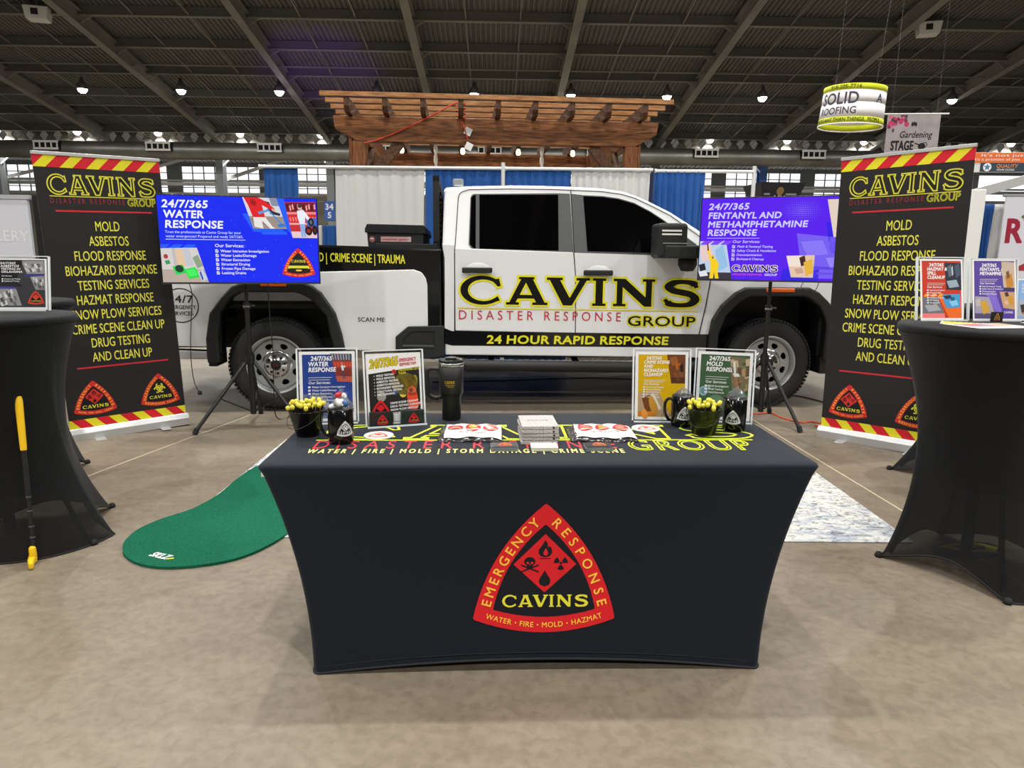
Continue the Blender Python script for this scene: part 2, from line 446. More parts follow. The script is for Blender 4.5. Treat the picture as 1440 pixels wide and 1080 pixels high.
def pic(S, q, base, items, l=2):
    """a small printed photograph: base colour and shapes ('r'ect, 'e'llipse, 'p'erson) in its own 0..1 frame."""
    S.poly([q[3], q[2], q[1], q[0]], base, l)
    for it in items:
        if it[0] == 'g': S.poly([bil(q, *p) for p in it[1]][::-1], it[2], l + it[3]); continue
        k, x, y, w, h, c = it[:6]; L = l + (it[6] if len(it) > 6 else 1)
        if k == 'r': S.poly([bil(q, x, y + h), bil(q, x + w, y + h), bil(q, x + w, y), bil(q, x, y)], c, L)
        elif k == 'q': S.poly([bil(q, x + w * .2, y + h), bil(q, x + w, y + h * .8), bil(q, x + w * .8, y), bil(q, x, y + h * .2)], c, L)
        elif k == 'e': S.poly([bil(q, x + w * math.cos(-2 * math.pi * i / 14), y + h * math.sin(-2 * math.pi * i / 14)) for i in range(14)], c, L)
def person_items(x, y, s, top, legs, skin=(214, 160, 130), l=2):
    return [('e', x, y + .08 * s, .045 * s, .075 * s, skin, l), ('q', x - .12 * s, y + .15 * s, .24 * s, .36 * s, top, l), ('r', x - .1 * s, y + .49 * s, .08 * s, .46 * s, legs, l), ('r', x + .02 * s, y + .49 * s, .08 * s, .46 * s, legs, l),
            ('q', x + .08 * s, y + .2 * s, .22 * s, .1 * s, top, l)]
def hazard(S, x0, y0, x1, y1, n, l=1, lean=1.0):
    """red and yellow slanted warning stripes."""
    S.rect(x0, y0, x1, y1, (226, 216, 40), l)
    p = (x1 - x0) / n; h = y1 - y0
    for i in range(-2, n + 1):
        a = x0 + p * (i + .45); P = [(a, y0), (a + p * .52, y0), (a + p * .52 + h * lean, y1), (a + h * lean, y1)]
        out = []
        def clip(P, k, lim, sgn):
            o = []
            for j in range(len(P)):
                A, B = P[j - 1], P[j]; ia = sgn * (A[0] - lim) >= 0; ib = sgn * (B[0] - lim) >= 0
                if ia != ib:
                    t = (lim - A[0]) / (B[0] - A[0]); o.append((lim, A[1] + (B[1] - A[1]) * t))
                if ib: o.append(B)
            return o
        P = clip(P, 0, x0, 1)
        if len(P) > 2: P = clip(P, 0, x1, -1)
        if len(P) > 2: S.poly(P, (206, 28, 44), l + 1)
# ================================================================ the hall
BR = (0, 0, BYAW)
m_deck = mat('roof_deck_metal', (106, 106, 103), .6, .0, .3)
m_beam = mat('painted_beam', (138, 136, 130), .6, 0, .3, noise=(.6, (120, 118, 112), .3, .7))
m_purl = mat('painted_purlin', (102, 101, 97), .6, 0, .3)
m_galv = mat('galvanised_duct', (150, 150, 144), .42, .75, .5, noise=(1.2, (128, 128, 122), .3, .7))
m_wall = mat('cream_wall', (186, 182, 168), .8)
m_grey = mat('grey_steel', (128, 132, 134), .6)
m_white = mat('white_paint', (226, 226, 222), .5)
m_lowdeck = mat('light_deck', (190, 190, 186), .6)
m_black = mat('matt_black', (18, 18, 19), .6)
m_dark = mat('dark_gap', (8, 8, 8), .9)

# concrete floor with its mottling; the saw-cut joints are pale filled strips
def floor_mat():
    m = bpy.data.materials.new('polished_concrete'); m.use_nodes = True; nt = m.node_tree; b = nt.nodes['Principled BSDF']
    tc = nt.nodes.new('ShaderNodeTexCoord')
    def noise(sc, det, dist=0., stretch=None):
        n = nt.nodes.new('ShaderNodeTexNoise'); n.inputs['Scale'].default_value = sc; n.inputs['Detail'].default_value = det; n.inputs['Distortion'].default_value = dist
        if stretch:
            mp = nt.nodes.new('ShaderNodeMapping'); mp.inputs['Scale'].default_value = stretch
            nt.links.new(tc.outputs['Object'], mp.inputs[0]); nt.links.new(mp.outputs[0], n.inputs[0])
        else: nt.links.new(tc.outputs['Object'], n.inputs[0])
        return n
    def ramp(n, p0, c0, p1, c1):
        r = nt.nodes.new('ShaderNodeValToRGB'); r.color_ramp.elements[0].position = p0; r.color_ramp.elements[1].position = p1
        r.color_ramp.elements[0].color = rgb(c0); r.color_ramp.elements[1].color = rgb(c1); nt.links.new(n.outputs[0], r.inputs[0]); return r
    def mix(a, c, fac, mode):
        x = nt.nodes.new('ShaderNodeMix'); x.data_type = 'RGBA'; x.blend_type = mode; x.inputs[0].default_value = fac
        nt.links.new(a.outputs[0] if a.bl_idname != 'ShaderNodeMix' else a.outputs[2], x.inputs[6]); nt.links.new(c.outputs[0], x.inputs[7]); return x
    base = ramp(noise(.7, 5, .6), .3, (128, 117, 101), .72, (137, 126, 110))
    mid = ramp(noise(2.6, 6, 1.2, (1, 2.2, 1)), .34, (216, 212, 206), .62, (255, 255, 255))
    fine = ramp(noise(26, 8, .4), .30, (205, 200, 192), .60, (255, 255, 255))
    x = mix(base, mid, .40, 'MULTIPLY'); x = mix(x, fine, .55, 'MULTIPLY')
    nt.links.new(x.outputs[2], b.inputs['Base Color'])
    rr = nt.nodes.new('ShaderNodeMapRange'); rr.inputs[3].default_value = .32; rr.inputs[4].default_value = .55
    nt.links.new(noise(3, 4).outputs[0], rr.inputs[0]); nt.links.new(rr.outputs[0], b.inputs['Roughness'])
    b.inputs['Specular IOR Level'].default_value = .35
    return m
m_floor = floor_mat(); m_joint = mat('pale_joint_filler', (188, 176, 148), .7)
mb = MB(); mb.box(-36, 36, -18, 46, -.2, 0)
def joint(a, b, w=.012): mb.bar((a[0], a[1], .0004), (b[0], b[1], .0004), w, .0012, 1)
joint((-2.84, 3.6), (-2.50, 5.15)); joint((-2.50, 5.15), (-2.1, 7.0)); joint((-3.6, .2), (-2.84, 3.6))
joint((2.19, 4.63), (2.23, 3.68)); joint((2.23, 3.68), (2.4, -.5)); joint((2.19, 4.63), (2.05, 8.5))
struct(mb.build('floor', [m_floor, m_joint], recalc=True))

SL = .17; YE = 38.75; ZE = 7.95
YR = 9.0
def roof(y): return ZE + SL * (YE - y) if y >= YR else ZE + SL * (YE - YR) - SL * (YR - y)
# corrugated roof deck, real ribs
def deck(name, x0, x1, ys, zf, pitch, dep, m):
    mb = MB(); prof = []
    n = int((x1 - x0) / pitch)
    for i in range(n):
        x = x0 + i * pitch
        prof += [(x, 0), (x + pitch * .46, 0), (x + pitch * .56, dep), (x + pitch * .90, dep)]
    prof.append((x0 + n * pitch, 0)); K = len(prof)
    vs = [(x, y, zf(y) + z) for y in ys for x, z in prof]
    fs = [(j * K + i, j * K + i + 1, (j + 1) * K + i + 1, (j + 1) * K + i) for j in range(len(ys) - 1) for i in range(K - 1)]
    mb.add(vs, fs)
    return struct(mb.build(name, m, rot=BR, recalc=False))
deck('ceiling', -36, 36, (-18, YR, YE + .2), roof, .19, .06, m_deck)
deck('ceiling_aisle', -36, 36, (YE + .2, 46.2), lambda y: 8.15 - .13 * (y - YE), .3, .07, m_lowdeck)

RX = [-3.07 + 5.87 * i for i in range(-5, 6)]
for k, x in enumerate(RX):      # main rafters: tapered I-sections with knee braces
    mb = MB()
    for ya, yb in ((YE, YR), (YR, -17.5)):
        za, zb = roof(ya) - .42, roof(yb) - .42
        da, db = (.45, .62)
        for (w, off0, off1, t) in ((.30, 0, 0, .03), (.30, -da, -db, .03)):
            mb.bar((x, ya, za + off0 + .2), (x, yb, zb + off1 + .2), w, t)
        vs = [(x - .02, ya, za + .2 - da), (x - .02, ya, za + .2), (x - .02, yb, zb + .2), (x - .02, yb, zb + .2 - db)]
        mb.add(vs + [(v[0] + .04, v[1], v[2]) for v in vs], [(0, 1, 2, 3), (7, 6, 5, 4), (0, 3, 7, 4), (1, 5, 6, 2)])
    for j in range(6):
        y = 26.45 + 2.33 * j
        mb.bar((x, y, roof(y) - .62), (x + .75, y, roof(y) - .2), .05, .05); mb.bar((x, y, roof(y) - .62), (x - .75, y, roof(y) - .2), .05, .05)
    struct(mb.build('roof_beam', m_beam, rot=BR))
for j in range(-1, 6):          # purlins across
    y = 26.45 + 2.33 * j
    mb = MB(); z = roof(y)
    mb.box(-36, 36, y - .04, y + .04, z - .34, z - .02); mb.box(-36, 36, y - .09, y + .09, z - .36, z - .33, 1)
    struct(mb.build('roof_purlin', [m_purl, m_beam], rot=BR))
mb = MB()                        # sag rods and conduits under the deck
for x in RX:
    for dx in (1.95, 3.9):
        mb.bar((x + dx, 24, roof(24) - .30), (x + dx, YE, roof(YE) - .30), .045, .045)
mb.bar((-36, 29.9, roof(29.9) - .5), (36, 29.9, roof(29.9) - .5), .05, .05); mb.bar((-36, 34.3, roof(34.3) - .45), (36, 34.3, roof(34.3) - .45), .05, .05)
struct(mb.build('roof_beam_rods', m_beam, rot=BR))

# beam with diamond openings above the duct
mb = MB(); x = -36.; P = .72; z0, z1 = 7.02, 8.12; zc = (z0 + z1) / 2 + .04
while x < 36:
    c = x + P / 2; w, h = .25, .36; y0, y1 = YE - .04, YE + .04
    d = [(c - w, zc), (c, zc + h), (c + w, zc), (c, zc - h)]
    for A, B in (((x, z0), (x, z1)),):
        vs = lambda y: [(x, y, z0), (x + P, y, z0), (x + P, y, z1), (x, y, z1)] + [(p[0], y, p[1]) for p in d]
        q = [(0, 4, 5, 3), (3, 5, 2), (2, 5, 6, 1), (1, 6, 7, 0), (0, 7, 4)]
        mb.add(vs(y0), q); mb.add(vs(y1), q)
    x += P
mb.box(-36, 36, YE - .13, YE + .13, z0 - .06, z0); mb.box(-36, 36, YE - .13, YE + .13, z1, z1 + .06)
struct(mb.build('trim_1', mat('dark_beam', (88, 84, 76), .6), rot=BR, recalc=False))

# columns
for k, x in enumerate(RX):
    blue = k == 8
    mb = MB(); mb.box(x - .20, x + .20, YE - .45, YE - .41, 0, 7.2); mb.box(x - .20, x + .20, YE + .01, YE + .05, 0, 7.2); mb.box(x - .02, x + .02, YE - .41, YE + .01, 0, 7.2)
    struct(mb.build('column', mat('blue_column', (40, 76, 138), .6) if blue else m_grey, rot=BR))

# far aisle wall with two rows of windows
mb = MB(); WY = 46.0; ZA, ZB, ZC, ZD = 5.30, 6.02, 6.14, 6.98
mb.box(-36, 36, WY, WY + .2, 0, ZA - .12); mb.box(-36, 36, WY - .06, WY + .2, ZA - .12, ZA, 1); mb.box(-36, 36, WY - .05, WY + .2, ZB, ZC, 1); mb.box(-36, 36, WY, WY + .2, ZD, 8.2, 2)
for x in RX: mb.box(x - .45, x + .45, WY, WY + .2, ZA, ZD, 2)
struct(mb.build('wall_north', [m_wall, m_white, m_grey], rot=BR))
m_glass = mat('window_glass', (235, 242, 245), .05, trans=.9)
wn = 0
for i in range(len(RX) - 1):
    for za, zb in ((ZA, ZB), (ZC, ZD)):
        wn += 1; x0, x1 = RX[i] + .45, RX[i + 1] - .45
        mb = MB()
        for q in range(8):
            X = x0 + (x1 - x0) * q / 7; mb.box(X - .03, X + .03, WY + .03, WY + .09, za, zb)
        for q in range(3):
            Z = za + (zb - za) * q / 2; mb.box(x0, x1, WY + .03, WY + .09, Z - .025, Z + .025)
        o = struct(mb.build('window_%d' % wn, mat('window_bar', (120, 122, 122), .6), rot=BR))
        g = MB(); g.box(x0, x1, WY + .1, WY + .106, za, zb); g.build('window_pane', m_glass, parent=o)
# struts and rails in the aisle
mb = MB()
for x in RX:
    mb.bar((x, YE + .1, 5.4), (x + 1.9, YE + 5.5, 7.3), .16, .16); mb.bar((x, YE, 6.1), (x + .9, YE + .2, 7.0), .08, .08); mb.bar((x, YE, 6.1), (x - .9, YE + .2, 7.0), .08, .08)
mb.bar((-36, WY - 1.2, 5.75), (36, WY - 1.2, 5.75), .16, .2); mb.bar((-36, WY - 2.2, 5.1), (36, WY - 2.2, 5.1), .12, .12)
for q in range(-24, 25): mb.bar((q * 1.45, WY - 2.2, 4.3), (q * 1.45, WY - 2.2, 5.1), .05, .05)
mb.bar((-36, WY - 2.2, 4.7), (36, WY - 2.2, 4.7), .05, .05)
struct(mb.build('trim_2', m_white, rot=BR))

# outer walls
m_sw = mat('side_wall', (120, 118, 110), .8)
mb = MB(); mb.box(-36.2, -36, -18, 46, 0, 13.2); struct(mb.build('wall_west', m_sw, rot=BR))
mb = MB(); mb.box(36, 36.2, -18, 46, 0, 13.2); struct(mb.build('wall_east', m_sw, rot=BR))
mb = MB(); mb.box(-36, 36, -18.2, -18, 0, 8.6); struct(mb.build('wall_south', m_sw, rot=BR))

# spiral duct with its outlet grilles
t = thing('air_duct', 'long round galvanised air duct running under the perforated beam across the whole hall', 'duct', bl(0, 36.9, 6.62), BYAW)
mb = MB()
mb.cyl((-36, 0, 0), (36, 0, 0), .43, n=28, caps=False)
for i in range(-44, 45): mb.cyl((i * .8, 0, 0), (i * .8 + .03, 0, 0), .438, n=28, caps=False)
mb.build('duct_pipe', m_galv, t, recalc=False)
for x in [-22.55 + 5.55 * i for i in range(11)]:
    mb = MB(); W, H = .62, .17
    mb.box(x - W, x + W, -.62, -.3, -H - .05 + .12, H + .05 + .12, 1)
    for q in range(5):
        X = x - W + .05 + (2 * W - .1) * q / 4; mb.box(X - .03, X + .03, -.66, -.6, -H + .12, H + .12)
    mb.box(x - W, x + W, -.66, -.6, H + .07, H + .17); mb.box(x - W, x + W, -.66, -.6, -H + .07, -H + .17)
    mb.build('vent_grille', [m_white, m_dark], t)

# high-bay lamps
m_lens = mat('lamp_lens', (255, 250, 238), .4, emis=26.)
m_house = mat('lamp_housing', (90, 90, 88), .5, .4)
def make_lamp(label, group, watts):
    t = thing('ceiling_light', label, 'ceiling light', (0, 0, 0), 0, group)
    mb = MB(); mb.lathe([(.03, .62), (.06, .60), (.10, .42), (.19, .34), (.22, .14), (.21, .12), (.2, .14)], 20)
    mb.build('lamp_housing', m_house, t)
    mb = MB(); mb.lathe([(.0, -.04), (.08, -.03), (.15, .03), (.19, .12), (.195, .15), (0, .151)], 20); mb.build('lens', m_lens, t)
    mb = MB(); mb.cyl((0, 0, .6), (0, 0, 1.0), .012, n=6); mb.build('hanger', m_house, t)
    ld = bpy.data.lights.new('lamp_light', 'AREA'); ld.shape = 'DISK'; ld.size = .38; ld.energy = watts; ld.color = LAMP_COL; ld.spread = R(170)
    l = bpy.data.objects.new('lamp_light', ld); COL.objects.link(l); l.parent = t; l.location = (0, 0, -.06)
    return t
pr = make_lamp('bright high-bay lamp in the nearer lit row under the dark ribbed roof', 'lamps of the nearer row', LAMP_FAR_W)
first = True
for i in range(-5, 6):
    x = -.98 + 4.18 * i; y = 31.3 - .02 * i
    if abs(x) > 24: continue
    p = bl(x, y, roof(y) - 1.02)
    if first: pr.location = p; first = False
    else: dup(pr, p)
pr = make_lamp('bright high-bay lamp in the far lit row, just in front of the perforated beam', 'lamps of the far row', LAMP_FAR_W)
first = True
for x in (-26.3, -22.1, -17.9, -13.6, -9.35, 3.1, 11.5, 15.7, 19.9, 28.0):
    p = bl(x, 38.3, 7.60)
    if first: pr.location = p; first = False
    else: dup(pr, p)
pr = make_lamp('high-bay lamp in the roof straight over the booth', 'lamps over the booth', LAMP_W)
first = True
for y in (21.5, 13.5, 5.5, -1.5, -8.5):
    for x in (-16, -8, 0, 8, 16):
        p = bl(x + (1.0 if y in (13.5, -1.5) else -1.0), y, roof(y) - 1.05)
        if first: pr.location = p; first = False
        else: dup(pr, p)

# two white boxes fixed to the roof beams
def roof_box(loc, label, rz):
    t = thing('roof_speaker', label, 'speaker', loc, rz, 'white boxes under the roof')
    mb = MB(); mb.prism([(-.33, -.22), (.33, -.22), (.40, .22), (-.40, .22)], lambda x, z: (x, -.25, z), lambda x, z: (x, .25, z)); mb.build('housing', m_white, t, bevel=.03)
    mb = MB(); mb.box(-.14, .08, -.27, -.24, -.08, .12); mb.build('opening', m_black, t)
    mb = MB(); mb.cyl((0, 0, .2), (0, 0, .62), .04); mb.build('bracket', m_purl, t)
roof_box(bl(-16.05, 26.2, 9.62), 'white box speaker under the roof, on the side of the blue screen', R(15))
roof_box(bl(15.55, 26.2, 9.62), 'white box speaker under the roof above the round hanging sign', R(-15))

# ---------------------------------------------------------------- hanging signs
m_cloth = mat('sign_cloth', (236, 232, 234), .8); m_lime = mat('lime_cloth', (196, 206, 24), .8)
t = thing('hanging_sign', 'round white hanging sign with lime green bands, SOLID ROOFING in grey letters', 'sign', (8.40, 18.0, 4.66), 0)
RS, HS = .70, .92
mb = MB(); n = 72
def rr(z): return RS * (1 + .07 * (1 - z / HS) ** 2 + .02 * (z / HS))
zz = [0, .03, .17, .5, .76, .78, HS]
for j in range(len(zz) - 1):
    vs = [(rr(z) * math.cos(2 * math.pi * i / n), rr(z) * math.sin(2 * math.pi * i / n), z) for z in (zz[j], zz[j + 1]) for i in range(n)]
    mb.add(vs, [(i, (i + 1) % n, n + (i + 1) % n, n + i) for i in range(n)], 1 if j in (1, 5, 4) and j != 4 else 0, True)
mb.build('sign_drum', [m_cloth, m_lime], t, solid=.008, recalc=False)
S = Sheet(); g = (70, 72, 84)
S.text('SOLID', -.68, .465, .26, g, 1, ws=.86, b=1); S.text('ROOFING', -.70, .23, .16, g, 1, ws=.86, b=1)
S.text('918-205-7716', -.45, .81, .085, (90, 96, 20), 1, b=1); S.text('IMPORTANT THAN THINGS.', -.86, .06, .085, (70, 76, 20), 1, ws=.8, b=1); S.text('PEOPLE', .48, .06, .085, (70, 76, 20), 1, ws=.8, b=1)
S.text('A', .66, .50, .2, g, 1)
def drum(u, v, l):
    a = -math.pi / 2 + u / RS - .62; r = rr(v) + .008 + .002 * l
    return (r * math.cos(a), r * math.sin(a), v)
S.refine(.12).build('lettering', drum, t, rough=.8)
mb = MB(); mb.cyl((-.5, 0, HS), (-.6, 0, 6.4), .002, n=5); mb.cyl((.5, 0, HS), (.6, 0, 6.4), .002, n=5); mb.cyl((-.71, 0, HS - .01), (.71, 0, HS - .01), .012, n=6)
mb.build('hanging_wire', m_grey, t)
t.rotation_euler = (R(2), R(2.5), 0)

t = thing('hanging_banner', 'grey floral hanging banner lettered Gardening STAGE under a white rod', 'banner', (11.1, 20, 4.25), R(-4))
mb = MB(); mb.cyl((-.92, 0, 1.16), (.92, 0, 1.16), .022); mb.build('rod', m_white, t)
mb = MB(); mb.box(-.71, .71, -.004, .004, 0, 1.14); mb.build('banner_cloth', mat('grey_cloth', (168, 160, 160), .8, noise=(3, (150, 140, 142), .4, .7)), t)
S = Sheet(); k = (36, 34, 38)
S.text('Gardening', -.36, .53, .17, k, 1, w=.88, sl=.22, b=1); S.text('STAGE', -.56, .20, .24, k, 1, w=.62, b=2); S.ell(.28, .30, .10, .09, k, 1); S.seg((.20, .34), (.10, .38), .03, k, 1); S.ring(.36, .34, .05, .07, k, 1)
for a in (60, 90, 120): S.ell(.02 + .1 * math.cos(R(a)), .80 + .1 * math.sin(R(a)), .028, .06, k, 1)
random.seed(4)
for i in range(26):
    x = -.68 + random.random() * .55; z = 1.10 - random.random() * (.18 + .5 * max(0, -.1 - x))
    S.ell(x, z, .03 + .05 * random.random(), .03 + .04 * random.random(), random.choice([(190, 60, 104), (214, 96, 132), (88, 72, 78), (120, 60, 84), (70, 66, 66)]), 1 + i % 4, 10)
S.build('lettering', front_map(-.004, .001, .002), t, rough=.8)
mb = MB(); mb.cyl((-.6, 0, 1.16), (-.6, 0, 5.9), .002, n=5); mb.cyl((.6, 0, 1.16), (.6, 0, 5.9), .002, n=5); mb.build('hanging_wire', m_grey, t)

t = thing('booth_sign', 'orange overhead booth sign with white lettering at the edge behind the roll-up banner', 'sign', (10.55, 15, 3.26), R(-3))
mb = MB(); mb.box(-.95, .95, 0, .06, 0, .40); mb.box(-.93, .93, -.008, 0, .19, .39, 1); mb.box(-.70, .95, -.009, 0, .01, .19, 2)
for x in (-.9, .9): mb.box(x - .03, x + .03, .0, .06, -3.26, 0)
mb.build('sign_board', [m_white, mat('orange_vinyl', (236, 112, 40), .6), mat('slate_vinyl', (44, 66, 82), .6)], t)
S = Sheet()
S.text("It's not just our", -.72, .315, .052, WHT, 1, w=1.3); S.text("it's a promise of you", -.86, .235, .048, WHT, 1, w=.95); S.text('QUALITY', -.38, .09, .07, (236, 150, 90), 1, sl=.2); S.text('HOME GOODS', -.36, .03, .036, WHT, 1)
S.ell(-.56, .1, .085, .085, WHT, 1); S.poly([(-.56 + (.075 if i % 2 == 0 else .032) * math.sin(R(36 * i)), .1 + (.075 if i % 2 == 0 else .032) * math.cos(R(36 * i))) for i in range(10)][::-1], (80, 130, 170), 2)
S.build('lettering', front_map(-.009, .001, .002), t)

t = thing('overhead_sign', 'black tapered box sign with white lettering seen over the purple screen', 'sign', (5.14, 14, 2.30), R(3))
mb = MB(); mb.prism([(-.26, 0), (.26, 0), (.45, .56), (-.45, .56)], lambda x, z: (x, -.25 - z * .35, z), lambda x, z: (x, .25 + z * .35, z)); mb.cyl((0, 0, -2.3), (0, 0, .02), .04); mb.build('sign_body', mat('sign_black', (20, 24, 32), .5), t)
S = Sheet(); S.ell(-.03, .40, .07, .075, (140, 110, 70), 1); S.text('MU', -.14, .17, .15, (205, 205, 212), 1, w=.23)
for i in range(3): S.rect(.09, .33 - .06 * i, .30 - .04 * i, .36 - .06 * i, (150, 150, 160), 1); S.rect(-.34 + .03 * i, .33 - .06 * i, -.22, .36 - .06 * i, (150, 150, 160), 1)
S.build('lettering', lambda u, v, l: (u, -.25 - v * .35 - .004 - .001 * l, v), t)
# ================================================================ pipe and drape behind the truck
def cloth(name, c, tr=.0):
    m = mat(name, c, .75, spec=.2, sheen=.2); nt = m.node_tree; b = nt.nodes['Principled BSDF']
    t = nt.nodes.new('ShaderNodeBsdfTranslucent'); t.inputs[0].default_value = rgb(c); mx = nt.nodes.new('ShaderNodeMixShader'); mx.inputs[0].default_value = .25
    nt.links.new(b.outputs[0], mx.inputs[1]); nt.links.new(t.outputs[0], mx.inputs[2]); nt.links.new(mx.outputs[0], nt.nodes['Material Output'].inputs[0])
    return m
m_blue = cloth('blue_drape', (44, 96, 168)); m_wd = cloth('white_drape', (222, 221, 218))
m_pipe = mat('drape_pipe', (224, 224, 220), .35, .3)
def curtain(mt, x0, x1, z0, z1, y, label, folds, amp=.035, seed=1, flat=1.0):
    rnd = random.Random(seed); W = x1 - x0; n = max(24, int(W / .018)); ph = [rnd.random() * 6.28 for _ in range(4)]
    mb = MB(); rows = [0, .25, .5, .75, .93, .955, .965, .985, 1.0]; vs = []
    for r in rows:
        z = z0 + (z1 - z0) * r
        for i in range(n + 1):
            u = i / n; k = 2 * math.pi * folds * u
            d = amp * (.6 * math.sin(k + ph[0] + .5 * math.sin(2.3 * u * 6.28 + ph[1])) + .3 * math.sin(2.1 * k + ph[2]) + .25 * math.sin(.37 * k + ph[3]))
            tight = 1.0 if r < .94 else (.55 if r < .99 else .8)
            if r > .95: d += .012 * math.sin(k * 3 + ph[1])
            vs.append((x0 + W * u + .01 * math.sin(8 * r + 6 * u), y + d * tight * flat * (1 - .25 * r), z))
    K = n + 1
    mb.add(vs, [(j * K + i, j * K + i + 1, (j + 1) * K + i + 1, (j + 1) * K + i) for j in range(len(rows) - 1) for i in range(n)], 0, True)
    o = mb.build('drape', mt, solid=.004, recalc=False)
    return tag(o, label, 'drape', 'pipe and drape curtains')
DY = 9.2
def dz(x): return 2.52
curtain(m_blue, -3.26, -2.82, .03, 2.53, DY + .02, 'narrow blue drape beside the large factory window, above the blue screen', 6, .04, 1)
curtain(m_wd, -2.33, -1.17, .03, 2.53, DY + .02, 'wide white drape behind the toolbox in the truck bed', 7, .03, 2, .7)
curtain(m_blue, -1.16, -.14, .03, 2.53, DY + .02, 'blue drape behind the headache rack and roof beacon of the truck', 8, .035, 3)
curtain(m_blue, -.13, .735, .03, 2.53, DY + .02, 'blue drape over the middle of the cab roof, next to the white one', 8, .035, 4)
curtain(m_wd, .74, 1.755, .03, 2.53, DY + .02, 'white drape behind the windshield end of the cab roof', 10, .035, 5)
curtain(m_blue, 1.83, 2.50, .03, 2.53, DY + .10, 'blue drape behind the truck mirror, beside the purple screen', 8, .045, 6)
def pipe(a, b, label, name='drape_pipe', cat='pipe', r=.022, grp=None):
    mb = MB(); mb.cyl(a, b, r, n=12); mb.cyl((a[0], a[1], a[2]), (a[0] + .03 * (b[0] > a[0]), a[1], a[2] + .03 * (b[2] > a[2])), r * 1.25, n=12)
    return tag(mb.build(name, m_pipe), label, cat, grp)
pipe((-3.3, DY, 2.53), (-.155, DY, 2.53), 'white crossbar pipe carrying the drapes behind the truck bed')
pipe((-.12, DY, 2.53), (1.80, DY, 2.53), 'white crossbar pipe carrying the drapes above the cab')
pipe((1.84, DY + .1, 2.53), (3.15, DY + .1, 2.53), 'white crossbar pipe running from the last blue drape above the purple screen')
def upright(x, y, label, top=2.6):
    t = thing('drape_upright', label, 'pole', (x, y, 0), 0, 'drape uprights')
    mb = MB(); mb.cyl((0, 0, .012), (0, 0, top), .026, n=12); mb.build('pole', m_pipe, t)
    mb = MB(); mb.box(-.2, .2, -.2, .2, 0, .012); mb.build('base_plate', m_grey, t)
upright(-.138, DY - .035, 'white upright between the two blue drapes over the cab')
upright(3.15, DY + .1, 'white upright right of the last blue drape, behind the black sign')
t = tag(MB().box(1.765, 1.825, DY + .05, DY + .08, .0, 2.50).build('drape_strip', mat('navy_cloth', (22, 34, 66), .8)), 'dark navy strip between the white and the last blue drape', 'drape')

# low drapes of a far booth seen left of the white drape
mb = MB()
curtain(m_wd, -3.75, -3.35, 0, 1.92, 12.2, 'low white drape of the booth beyond, under the numbered column', 4, .03, 11)
curtain(m_blue, -4.02, -3.77, 0, 1.92, 12.2, 'low blue drape of the booth beyond, left of the low white one', 3, .03, 12)
curtain(m_blue, -3.34, -3.0, 0, 1.92, 12.2, 'low blue drape of the booth beyond, right of the low white one', 4, .03, 13)
# numbered placard on the column
t = thing('number_placard', 'small blue placard with white numbers hung on the grey column', 'sign', bl(-9.02, 38.25, 3.3), BYAW)
mb = MB(); mb.box(-.28, .28, -.02, .02, 0, 1.0); mb.build('placard_board', mat('placard_blue', (46, 96, 176), .6), t)
S = Sheet(); S.text('34', 0, .56, .30, WHT, 1, 'c', b=2); S.text('5', 0, .12, .30, WHT, 1, 'c', b=2); S.build('lettering', front_map(-.02, .004, .004), t)

# ================================================================ timber pergola
def wood(name, a, b, sc=(1, 1, 1)): return mat(name, a, .55, 0, .3, noise=(7, b, .35, .66, sc), bump=(14, .15))
w1 = wood('timber_beam', (146, 92, 50), (84, 50, 27), (.6, 6, 6)); w2 = wood('timber_rafter', (96, 62, 38), (62, 40, 24), (4, .8, 4)); w3 = wood('timber_slat', (184, 132, 84), (134, 90, 54), (.6, 5, 5)); w4 = wood('timber_post', (138, 84, 44), (86, 52, 27), (6, 6, .8))
t = thing('pergola', 'large brown timber pergola standing behind the drapes', 'pergola', (-.25, 11.2, 0), R(4.3))
PX = 2.62
def one(mbf, name, m, bev=.008): mb = MB(); mbf(mb); return mb.build(name, m, t, bevel=bev)
for i in range(11):
    y = -.42 + .44 * i
    one(lambda mb: mb.box(-PX - .02, PX + .02, y - .028, y + .028, 3.705, 3.772), 'slat', w3, .004)
for i in range(9):
    x = -2.26 + .56 * i
    one(lambda mb: mb.prism([(-.42, 3.58), (-.36, 3.50), (4.1, 3.50), (4.16, 3.58), (4.16, 3.70), (-.42, 3.70)], lambda y, z: (x - .04, y, z), lambda y, z: (x + .04, y, z)), 'rafter', w2, .004)
for y, nm in ((0, 'beam'), (3.6, 'beam')):
    one(lambda mb: mb.prism([(-2.16, 3.13), (2.16, 3.13), (2.5, 3.32), (2.52, 3.50), (-2.52, 3.50), (-2.5, 3.32)], lambda x, z: (x, y - .09, z), lambda x, z: (x, y + .09, z)), 'beam', w1, .012)
